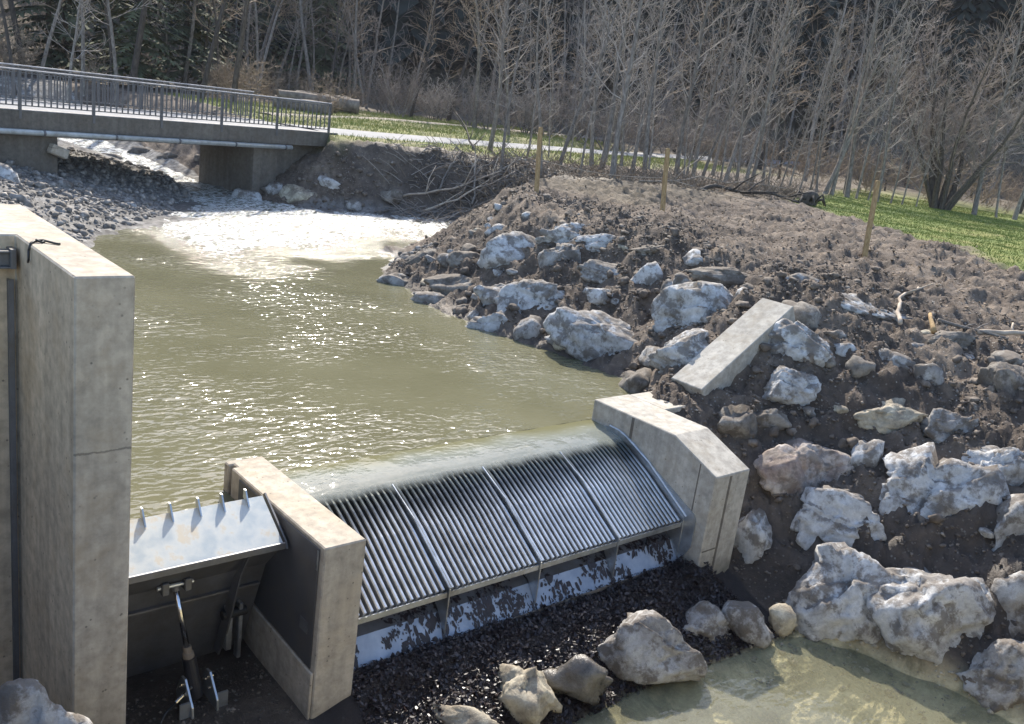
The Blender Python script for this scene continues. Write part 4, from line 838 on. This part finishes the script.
def blades(name, X, Y, H, mat, label):
    n = len(X); Z = ground_z(X, Y) - .01; a = RNG.uniform(0, 6.28, n); w = H * .10 + .004
    dx, dy = np.cos(a) * w, np.sin(a) * w; bx, by = RNG.normal(0, .45, n) * H, RNG.normal(0, .45, n) * H
    V = np.stack([np.stack([X - dx, Y - dy, Z], -1), np.stack([X + dx, Y + dy, Z], -1), np.stack([X + bx, Y + by, Z + H], -1)], 1)
    return tag(mobj(name, V.reshape(-1, 3), np.arange(n * 3).reshape(n, 3), mat), label, kind='stuff')
X, Y = pick(260000, (14, 46, 0, 24), lambda x, y: masks(x, y)[0] > RNG.uniform(.25, .9, x.shape)); X, Y = X[:95000], Y[:95000]
blades('grass', X, Y, RNG.uniform(.03, .085, len(X)), M['blade'], 'short green spring grass on the right-hand meadow')
X, Y = pick(90000, (11.8, 44, 21.5, 50), lambda x, y: (masks(x, y)[0] > RNG.uniform(.3, .9, x.shape)) & (polydist(x, y, ROAD) > 1.85)); X, Y = X[:42000], Y[:42000]
blades('verge_grass', X, Y, RNG.uniform(.06, .17, len(X)), M['straw'], 'yellow-green grass along both sides of the road')

# ------------------------------------------------------------ stakes, string, sticks, logs
SL = ['wooden stake on the mound, leftmost of the three and nearest the bare trees', 'wooden stake between the other two, set on the flat soil', 'yellowish wooden stake leaning right at the edge of the green grass']
tops = []
for i, ((x, y, z), (dx, dy, dz)) in enumerate(STAKES):
    z = gz1(x, y); pts = [(-.02 * dx, -.02 * dy, -.25)] + [(dx * t + .006 * math.sin(7 * t + i), dy * t, dz * t) for t in (.1, .35, .6, .85, .985, 1.0)]
    mb = MB().tube(pts, [.062, .063, .061, .060, .060, .058, .040], 8)
    tag(mb.build('wooden_stake', M['stake'], loc=(x, y, z)), SL[i], 'stake', 'stakes on the bank'); tops.append(Vector((x + dx * .55, y + dy * .55, z + dz * .55)))
a, b = tops[0], tops[1]; c = b + (b - a) * .9 + Vector((0, 0, -.1))
sp = [a.lerp(b, t) - Vector((0, 0, .12 * math.sin(math.pi * t))) for t in np.linspace(0, 1, 9)] + [b.lerp(c, t) - Vector((0, 0, .2 * math.sin(math.pi * t * .5))) for t in np.linspace(.1, 1, 7)]
tag(MB().tube(sp, .008, 5).build('string', M['deadwood']), 'thin pale string tied between the left and middle stakes', 'string')
def stick(pts, r0, r1, label, mat=None, forks=2, seed=0, group='sticks and branches on the bank'):
    r = random.Random(seed); P = [Vector(p) for p in pts]; Q = []
    for a, b in zip(P[:-1], P[1:]):
        for k in range(4): Q.append(a.lerp(b, k / 4) + Vector((r.uniform(-1, 1), r.uniform(-1, 1), r.uniform(-.6, .6))) * (b - a).length * .035)
    Q.append(P[-1]); n = len(Q); mb = MB().tube(Q, [r0 + (r1 - r0) * i / (n - 1) for i in range(n)], 6)
    for k in range(forks):
        i = r.randrange(1, n - 1); d = (Q[min(i + 1, n - 1)] - Q[i - 1]).normalized(); side = Vector((r.uniform(-1, 1), r.uniform(-1, 1), r.uniform(.1, .9))).normalized()
        l = (P[-1] - P[0]).length * r.uniform(.15, .35); e = Q[i] + (d + side * .9).normalized() * l; mb.tube([Q[i], Q[i].lerp(e, .5) + side * l * .06, e], [r0 * .5, r0 * .4, r1 * .6], 5)
    tag(mb.build('fallen_branch', mat or M['deadwood'], smooth=True), label, 'branch', group)
def onb(x, y, h): return (x, y, gz1(x, y) + h)
stick([onb(10.5, .62, .06), onb(11.0, .98, .2), onb(11.5, 1.22, .12), onb(12.7, 1.5, .14)], .04, .02, 'bent pale stick with a crook on the soil below the right stake', None, 1, 1)
stick([onb(11.5, -.2, .1), onb(12.0, -.55, .12), onb(12.8, -1.1, .1)], .05, .03, 'thick pale broken branch at the right picture edge', None, 1, 2)
stick([onb(11.2, .35, .05), onb(11.5, -.15, .1), onb(11.75, -.6, .04)], .035, .02, 'brown root piece lying down the slope edge at the right', M['bark'], 2, 3)
stick([onb(10.9, .25, .05), onb(11.3, .55, .12)], .05, .03, 'short yellow splintered wood piece near the bent stick', M['stake'], 0, 4)
CB = [((14.3, 21.2), (17.9, 20.0), 'long pale branch slanting across the dark cut bank, upper one'), ((15.0, 20.7), (18.2, 19.6), 'long pale branch slanting across the dark cut bank, lower one'), ((15.8, 20.9), (17.2, 21.6), 'short branch on top of the cut bank heap'), ((16.2, 20.4), (18.8, 20.9), 'thin branch sticking right in the cut bank heap'), ((16.6, 19.8), (17.8, 21.6), 'steep branch in the middle of the cut bank heap'), ((15.6, 19.9), (17.0, 19.2), 'low branch touching the water below the cut bank'), ((17.6, 20.4), (19.8, 19.6), 'branch at the right end of the cut bank heap')]
for i, (a, b, l) in enumerate(CB): stick([onb(*a, .12), onb((a[0] + b[0]) / 2, (a[1] + b[1]) / 2, .35), onb(*b, .3)], .045, .018, l, M['deadwood'] if i < 2 else M['bark'], 4, 10 + i, 'branches heaped on the cut bank')
stick([(20.6, 25.2, 2.2), (21.2, 26.6, 2.9), (22.0, 28.6, 3.6)], .05, .02, 'slanting bare branch stuck in the verge before the road', M['darkbark'], 3, 31)
stick([onb(23.2, 15.2, .12), onb(24.2, 15.2, .3), onb(25.2, 14.8, .18), onb(26.4, 14.1, .2), onb(27.2, 13.4, .1)], .085, .04, 'fallen dark trunk behind the middle stake', M['darkbark'], 5, 32)
v, f = rock_verts(931, 3); st_ = mobj('root_stump', v * np.array([.42, .32, .40]), f, M['darkbark'], smooth=True, loc=onb(27.6, 13.2, .18)); tag(st_, 'dark torn root stump at the left corner of the green grass', 'stump')
for k in range(7):
    a = k * .9 + .3; MB().tube([(.25 * math.cos(a), .2 * math.sin(a), .05), (.5 * math.cos(a), .45 * math.sin(a), .12 + .1 * (k % 3)), (.75 * math.cos(a + .2), .6 * math.sin(a + .2), -.1)], [.07, .05, .02], 6).build('root', M['darkbark'], st_, smooth=True)
stick([onb(21.4, 16.4, .1), onb(24.4, 16.0, .5), onb(28.0, 14.6, .5)], .04, .02, 'long thin pale pole lying in the brush behind the stakes', M['deadwood'], 2, 34)
# brushwood under the saplings
mb = MB(); rr = random.Random(5)
for k in range(3400):
    t = rr.random(); x = 16.5 + t * 26 + rr.uniform(-2, 2); y = 20.3 - t * 8.5 + rr.uniform(-2.8, 2.4); l = rr.uniform(.25, 1.3); a = rr.uniform(0, 6.28); e = rr.uniform(-.1, 1.1)
    if masks(np.array([x]), np.array([y]))[0][0] > .5: continue
    z = gz1(x, y); d = Vector((math.cos(a) * math.cos(e), math.sin(a) * math.cos(e), math.sin(e))) * l
    p = Vector((x, y, z + .02)); mb.tube([p, p + d * .5 + Vector((rr.uniform(-.06, .06), rr.uniform(-.06, .06), .03)), p + d], [.014, .011, .005], 3, False)
tag(mb.build('brushwood', M['browntwig']), 'tangle of brown twigs and dead stems under the saplings', kind='stuff')
mb = MB()
for k in range(260):
    x = rr.uniform(14, 19.5); y = rr.uniform(18.8, 22.2); l = rr.uniform(.3, 1.4); a = rr.uniform(-.7, .7) + (3.14 if rr.random() < .5 else 0); e = rr.uniform(-.3, .7)
    z = gz1(x, y); d = Vector((math.cos(a) * math.cos(e), math.sin(a) * math.cos(e), math.sin(e))) * l; p = Vector((x, y, z + .04)); mb.tube([p, p + d * .5 + Vector((0, 0, .05)), p + d], [.018, .013, .006], 3, False)
tag(mb.build('cut_bank_brush', M['twig']), 'small twigs and roots hanging over the dark cut bank', kind='stuff')

LG = [((20.5, 40.3), .34, 3.0, 0, 'long log lowest in the stack, nearest the railing'), ((21.1, 41.1), .36, 3.0, 0, 'long log behind the lowest one in the stack'), ((20.8, 40.7), .30, 2.8, .42, 'log on top of the stack with a sunlit back'),
      ((23.4, 42.6), .48, 1.1, 0, 'short thick log upended at the right end of the stack'), ((25.4, 43.9), .46, 1.3, 0, 'short round log lying apart at the right of the stack'), ((24.6, 45.4), .34, 3.4, .30, 'log behind the two short ones, its top in the sun')]
for i, ((x, y), r, l, dz, lab) in enumerate(LG):
    t = empty('log', (x, y, gz1(x, y) + r * .92 + dz), (0, 0, -.55 + .12 * ((i * 7) % 5 - 2) + (1.0 if i == 3 else 0))); tag(t, lab, 'log', 'log stack beyond the bridge')
    n = 20; xs_ = np.linspace(-l / 2, l / 2, 9); rad = [r * (1 + .05 * math.sin(3 * q + i)) for q in xs_]
    o = MB().tube([(q, .03 * math.sin(2 * q), 0) for q in xs_], rad, n, False).build('bark', M['logbark'], t, smooth=True)
    for s in (-1, 1): MB().tube([(s * (l / 2 - .02), .03 * math.sin(s * l), 0), (s * (l / 2 + .012), .03 * math.sin(s * l), 0)], [r * .97, r * .93], n).build('end_face', M['logend'], t)

# ------------------------------------------------------------ trees
def tube_np(P, R_, sides):
    P = np.asarray(P); n = len(P); T = np.gradient(P, axis=0); T /= np.linalg.norm(T, axis=1)[:, None] + 1e-9
    ref = np.array([0, 0, 1.]) if abs(T[0, 2]) < .8 else np.array([1., 0, 0]); A = np.cross(T, ref); A /= np.linalg.norm(A, axis=1)[:, None] + 1e-9; B = np.cross(T, A)
    q = np.arange(sides) * 2 * math.pi / sides
    V = P[:, None] + (A[:, None] * np.cos(q)[None, :, None] + B[:, None] * np.sin(q)[None, :, None]) * np.asarray(R_)[:, None, None]
    i = np.arange(n - 1)[:, None] * sides; k = np.arange(sides)[None]; k2 = (k + 1) % sides
    F = np.stack([i + k, i + k2, i + sides + k2, i + sides + k], -1).reshape(-1, 4); return V.reshape(-1, 3), F
class Tubes:
    def __init__(s): s.V = []; s.F = []; s.n = 0
    def add(s, P, R_, sides=3):
        v, f = tube_np(P, R_, sides); s.V.append(v); s.F.append(f + s.n); s.n += len(v)
    def mesh(s, name, mat): return mk_mesh(name, np.concatenate(s.V), np.concatenate(s.F), mat, True)
def limb(r, p, d, l, n, wob, grav=0.0):
    P = [np.array(p, float)]; d = np.array(d, float); d /= np.linalg.norm(d)
    for k in range(n):
        d = d + r.normal(0, wob, 3) + np.array([0, 0, grav]); d /= np.linalg.norm(d); P.append(P[-1] + d * l / n)
    return np.array(P), d
def bare_tree(seed, h, r0, nb_=26, first=.25, bl=1.6, up_=.75, stems=1, spread=0., tw=6, tr=.0065, wob=.045, tmat='bark', cmat='twig', leaf=0):
    r = np.random.default_rng(seed); tk, cr = Tubes(), Tubes()
    for s in range(stems):
        a0 = 6.283 * s / max(stems, 1) + r.uniform(-.4, .4); d0 = np.array([math.cos(a0) * spread, math.sin(a0) * spread, 1]) + r.normal(0, .05, 3)
        hh = h * r.uniform(.75, 1.0) if stems > 1 else h
        rs = r0 * (r.uniform(.6, 1) if stems > 1 else 1)
        P, _ = limb(r, (math.cos(a0) * r0 * 1.2 * (stems > 1), math.sin(a0) * r0 * 1.2 * (stems > 1), -.15), d0, hh, 12, wob, .02 if stems > 1 else 0)
        R_ = rs * np.linspace(1.15, .12, 13) ** .9; R_[0] *= 1.25
        tk.add(P, R_, 6)
        for b in range(nb_):
            t = first + (1 - first) * (b + r.uniform(0, 1)) / nb_; f = t * 12; i = min(int(f), 11); p = P[i] + (P[i + 1] - P[i]) * (f - i)
            a = b * 2.4 + r.uniform(-.5, .5); l = bl * (1.15 - .75 * t) * r.uniform(.6, 1.25)
            d = np.array([math.cos(a), math.sin(a), up_ * r.uniform(.4, 1.6)])
            Q, _ = limb(r, p, d, l, 5, .16, .07); rb = max(.005, R_[i] * .27)
            cr.add(Q, rb * np.linspace(1, .3, 6), 3)
            for k in range(tw):
                f2 = r.uniform(.8, 4.6); i2 = int(f2); p2 = Q[i2] + (Q[i2 + 1] - Q[i2]) * (f2 - i2); dd = Q[i2 + 1] - Q[i2]; dd /= np.linalg.norm(dd)
                Q2, _ = limb(r, p2, dd + r.normal(0, .55, 3) + np.array([0, 0, .12]), l * r.uniform(.2, .6), 3, .24, .04); cr.add(Q2, tr * np.array([1, .85, .65, .4]), 3)
    return tk.mesh('trunk', M[tmat]), cr.mesh('crown', M[cmat])
def plant_tree(name, variant, loc, rz, sc, label, cat, group, tilt=(0, 0)):
    t = empty(name, loc, (tilt[0], tilt[1], rz)); t.scale = (sc, sc, sc); tag(t, label, cat, group)
    dobj('trunk', variant[0], t); dobj('crown', variant[1], t); return t
SV = [bare_tree(200 + k, h, r, nb_, f, bl, .9, 1, 0, tw, .0065, .035) for k, (h, r, nb_, f, bl, tw) in enumerate([(11, .085, 34, .22, 2.0, 7), (10, .06, 30, .3, 1.7, 6), (9, .05, 28, .18, 1.6, 6), (12, .10, 38, .25, 2.3, 7), (8.5, .045, 26, .15, 1.5, 6), (10.5, .07, 32, .32, 1.9, 7), (7, .035, 22, .12, 1.2, 6)])]
rr = random.Random(9)
for i, (x, y) in enumerate(SAPLINGS):
    k = rr.randrange(7); t = plant_tree('sapling', SV[k], (x, y, gz1(x, y) - .05), rr.uniform(0, 6.28), rr.uniform(.85, 1.15), 'thin bare grey sapling, %s from the left in the row behind the stakes' % ordn(i + 1), 'tree', 'bare saplings behind the stakes', (rr.gauss(0, .05), rr.gauss(.03, .06)))
BT = bare_tree(300, 10.5, .17, 34, .16, 2.6, .7, 9, .42, 9, .010,   .06, 'darkbark', 'shrubtwig')
plant_tree('large_tree', BT, (41.5, 14.6, gz1(41.5, 14.6) - .1), .4, 1.0, 'large many-stemmed bare tree at the right edge of the meadow', 'tree', None)
OV = [bare_tree(400 + k, h, r, nb_, .3, bl, .55, 1, 0, 7, .016, .05, tm, cm) for k, (h, r, nb_, bl, tm, cm) in enumerate([(15, .12, 36, 2.8, 'bark', 'browntwig'), (13, .09, 32, 2.4, 'bark', 'twig'), (16, .13, 36, 3.0, 'darkbark', 'browntwig'), (12, .08, 30, 2.3, 'darkbark', 'browntwig')])]
SH = [bare_tree(450 + k, h, .045, 12, .15, 1.3, .8, 7, .5, 7, .012, .08, 'bark', cm) for k, (h, cm) in enumerate([(4.2, 'shrubtwig'), (3.4, 'twig'), (4.8, 'shrubtwig')])]
def polar(azd, r): a = RAD(azd); return CAM.x + math.sin(a) * r, CAM.y + math.cos(a) * r
L_ = sorted([(lambda a: (a, rr.uniform(46, 62) if a < 24.5 else rr.uniform(70, 78)))(11 + 21 * (k + rr.random()) / 28) for k in range(28)])
for i, (az, r_) in enumerate(L_):
    x, y = polar(az, r_); plant_tree('bare_tree', OV[rr.randrange(4)], (x, y, gz1(x, y) - .1), rr.uniform(0, 6.28), rr.uniform(.8, 1.15), 'bare brown-twigged tree, %s from the left behind the bridge' % ordn(i + 1), 'tree', 'bare trees behind the bridge')
L_ = sorted([(34 + 38.0 * (k + rr.random()) / 30, rr.uniform(56, 74)) for k in range(30)])
for i, (az, r_) in enumerate(L_):
    x, y = polar(az, r_); plant_tree('bare_tree', OV[rr.randrange(4)], (x, y, gz1(x, y) - .1), rr.uniform(0, 6.28), rr.uniform(.7, 1.0), 'tall bare grey tree, %s from the left in the woodland beyond the road' % ordn(i + 1), 'tree', 'bare trees beyond the road')
L_ = sorted([(31.5 + 24 * (k + rr.random()) / 22, rr.uniform(58, 68)) for k in range(22)])
for i, (az, r_) in enumerate(L_):
    x, y = polar(az, r_); plant_tree('shrub', SH[rr.randrange(3)], (x, y, gz1(x, y) - .1), rr.uniform(0, 6.28), rr.uniform(.8, 1.2), 'low bare grey shrub, %s from the left along the meadow behind the logs' % ordn(i + 1), 'shrub', 'bare shrubs along the meadow')
def spruce(seed, h, mat):
    r = np.random.default_rng(seed); tk = Tubes(); P = np.array([(0, 0, z) for z in np.linspace(-.2, h, 8)]); tk.add(P, .17 * h / 14 * np.linspace(1, .08, 8), 6); V = []; n = 0
    z = h * .08
    while z < h * .985:
        L = (h - z) * .24 * r.uniform(.8, 1.2) + .2
        for k in range(r.integers(6, 9)):
            a = r.uniform(0, 6.283); l = L * r.uniform(.65, 1.1); dr = np.array([math.cos(a), math.sin(a)]); sd_ = np.array([-dr[1], dr[0]]); tt = np.linspace(.06, 1, 7)
            for j in range(6):
                for s in (-1, 1):
                    w = l * .26 * (1 - tt[j]) + .10; c0 = dr * l * tt[j]; c1 = dr * l * tt[j + 1]; zz0 = z - .28 * l * tt[j] ** 1.5; zz1 = z - .28 * l * tt[j + 1] ** 1.5
                    tip = c1 + sd_ * s * w * r.uniform(.7, 1.3) + dr * w * .3
                    V += [(c0[0], c0[1], zz0), (c1[0], c1[1], zz1), (tip[0], tip[1], zz1 - r.uniform(.05, .35) * w - .05)]
        z += h * r.uniform(.022, .036)
    V = np.array(V); return tk.mesh('trunk', M['darkbark']), mk_mesh('crown', V, np.arange(len(V)).reshape(-1, 3), M[mat])
SP = [spruce(500 + k, h, 'needle') for k, h in enumerate((15, 12, 18))]
L_ = sorted([(lambda a: (a, rr.uniform(56, 68) if a < 22 else rr.uniform(74, 82)))(13 + 17.5 * (k + rr.random()) / 9) for k in range(9)])
for i, (az, r_) in enumerate(L_):
    x, y = polar(az, r_); plant_tree('spruce', SP[rr.randrange(3)], (x, y, gz1(x, y) - .1), rr.uniform(0, 6.28), rr.uniform(.85, 1.2), 'dark green spruce, %s from the left in the wood behind the bridge' % ordn(i + 1), 'tree', 'spruces behind the bridge')
# the wooded hillside: one mass
def gather(meshes, n, azr, rr_, scr, rng, cond=None):
    out = []
    arr = []
    for me in meshes:
        v = np.empty(len(me.vertices) * 3, np.float32); me.vertices.foreach_get('co', v); k = len(me.polygons[0].vertices); f = np.empty(len(me.loops), np.int32); me.loops.foreach_get('vertex_index', f); arr.append((v.reshape(-1, 3), f.reshape(-1, k)))
    V = []; F = []; c = 0
    for _ in range(n):
        az = rng.uniform(*azr); r_ = rr_[0] + (rr_[1] - rr_[0]) * rng.uniform(0, 1) ** .8; x, y = polar(az, r_)
        if cond and not cond(az, r_): continue
        z = float(far_z(np.array([x]), np.array([y]))[0]) - .4; v, f = arr[rng.integers(len(arr))]; a = rng.uniform(0, 6.28); s = rng.uniform(*scr)
        R_ = np.array([[math.cos(a), -math.sin(a), 0], [math.sin(a), math.cos(a), 0], [0, 0, 1]]) * s
        V.append(v @ R_.T + np.array([x, y, z])); F.append(f + c); c += len(v)
    return np.concatenate(V), np.concatenate(F)
def far_spruce(seed, h):
    r = np.random.default_rng(seed); V = []
    for z in np.linspace(h * .1, h * .97, 16):
        L = (h - z) * .23 + .3
        for k in range(9):
            a = k * .698 + r.uniform(-.3, .3); l = L * r.uniform(.6, 1.15); b = .42
            V += [(0, 0, z + h * .05), (math.cos(a - b) * l * .75, math.sin(a - b) * l * .75, z - .1 * l), (math.cos(a) * l, math.sin(a) * l, z - .42 * l), (math.cos(a + b) * l * .75, math.sin(a + b) * l * .75, z - .1 * l)]
    V = np.array(V); return mk_mesh('far_spruce', V, np.arange(len(V)).reshape(-1, 4), M['needlefar'])
g = np.random.default_rng(77)
v, f = gather([far_spruce(600 + k, h) for k, h in enumerate((17, 21, 14))], 1500, (-4, 86), (92, 165), (.7, 1.15), g)
tag(mobj('hillside_forest', v, f, M['needlefar']), 'dark shaded spruce forest covering the hillside behind everything', kind='stuff')
def far_bare(seed, h, mat):
    t = bare_tree(seed, h, .12, 22, .2, 2.8, .8, 1, 0, 5, .02, .05, 'bark', mat); return t
FB = [far_bare(700 + k, h, 'twig') for k, h in enumerate((13, 11, 15))]
for nm, src, mat, lab in (('far_trunks', [q[0] for q in FB], 'bark', 'bare grey trunks of the far woodland at the foot of the hill'), ('far_crowns', [q[1] for q in FB], 'shrubtwig', 'bare grey twigs of the far woodland at the foot of the hill')):
    g = np.random.default_rng(78); v, f = gather(src, 120, (6, 78), (66, 96), (.7, 1.05), g, lambda a, r_: not (33 < a < 40) or r_ < 70)
    tag(mobj(nm, v, f, M[mat], smooth=True), lab, kind='stuff')
UB = [bare_tree(720 + k, 2.6, .03, 9, .1, 1.0, .7, 5, .55, 5, .014, .1, 'bark', 'shrubtwig') for k in range(2)]
g = np.random.default_rng(79); v, f = gather([q[1] for q in UB], 260, (5, 78), (50, 84), (.6, 1.3), g, lambda a, r_: r_ > 66 or a > 52 or a < 30)
v[:, 2] += .35
tag(mobj('undergrowth', v, f, M['browntwig'], smooth=True), 'bushy brown undergrowth between the far trees', kind='stuff')

# ------------------------------------------------------------ air
hz = MB().box((-450, -150, -3.2), (450, 450, 140)).build('haze', None); hz.data.materials.clear()
hm = bpy.data.materials.new('haze'); hm.use_nodes = True; hm.node_tree.nodes.remove(hm.node_tree.nodes['Principled BSDF'])
pv = hm.node_tree.nodes.new('ShaderNodeVolumePrincipled'); pv.inputs['Color'].default_value = (.80, .87, 1, 1); pv.inputs['Density'].default_value = .00020; pv.inputs['Anisotropy'].default_value = .2
hm.node_tree.links.new(pv.outputs[0], hm.node_tree.nodes['Material Output'].inputs['Volume']); hz.data.materials.append(hm)
tag(hz, 'thin bluish air between the camera and the hillside', kind='stuff')
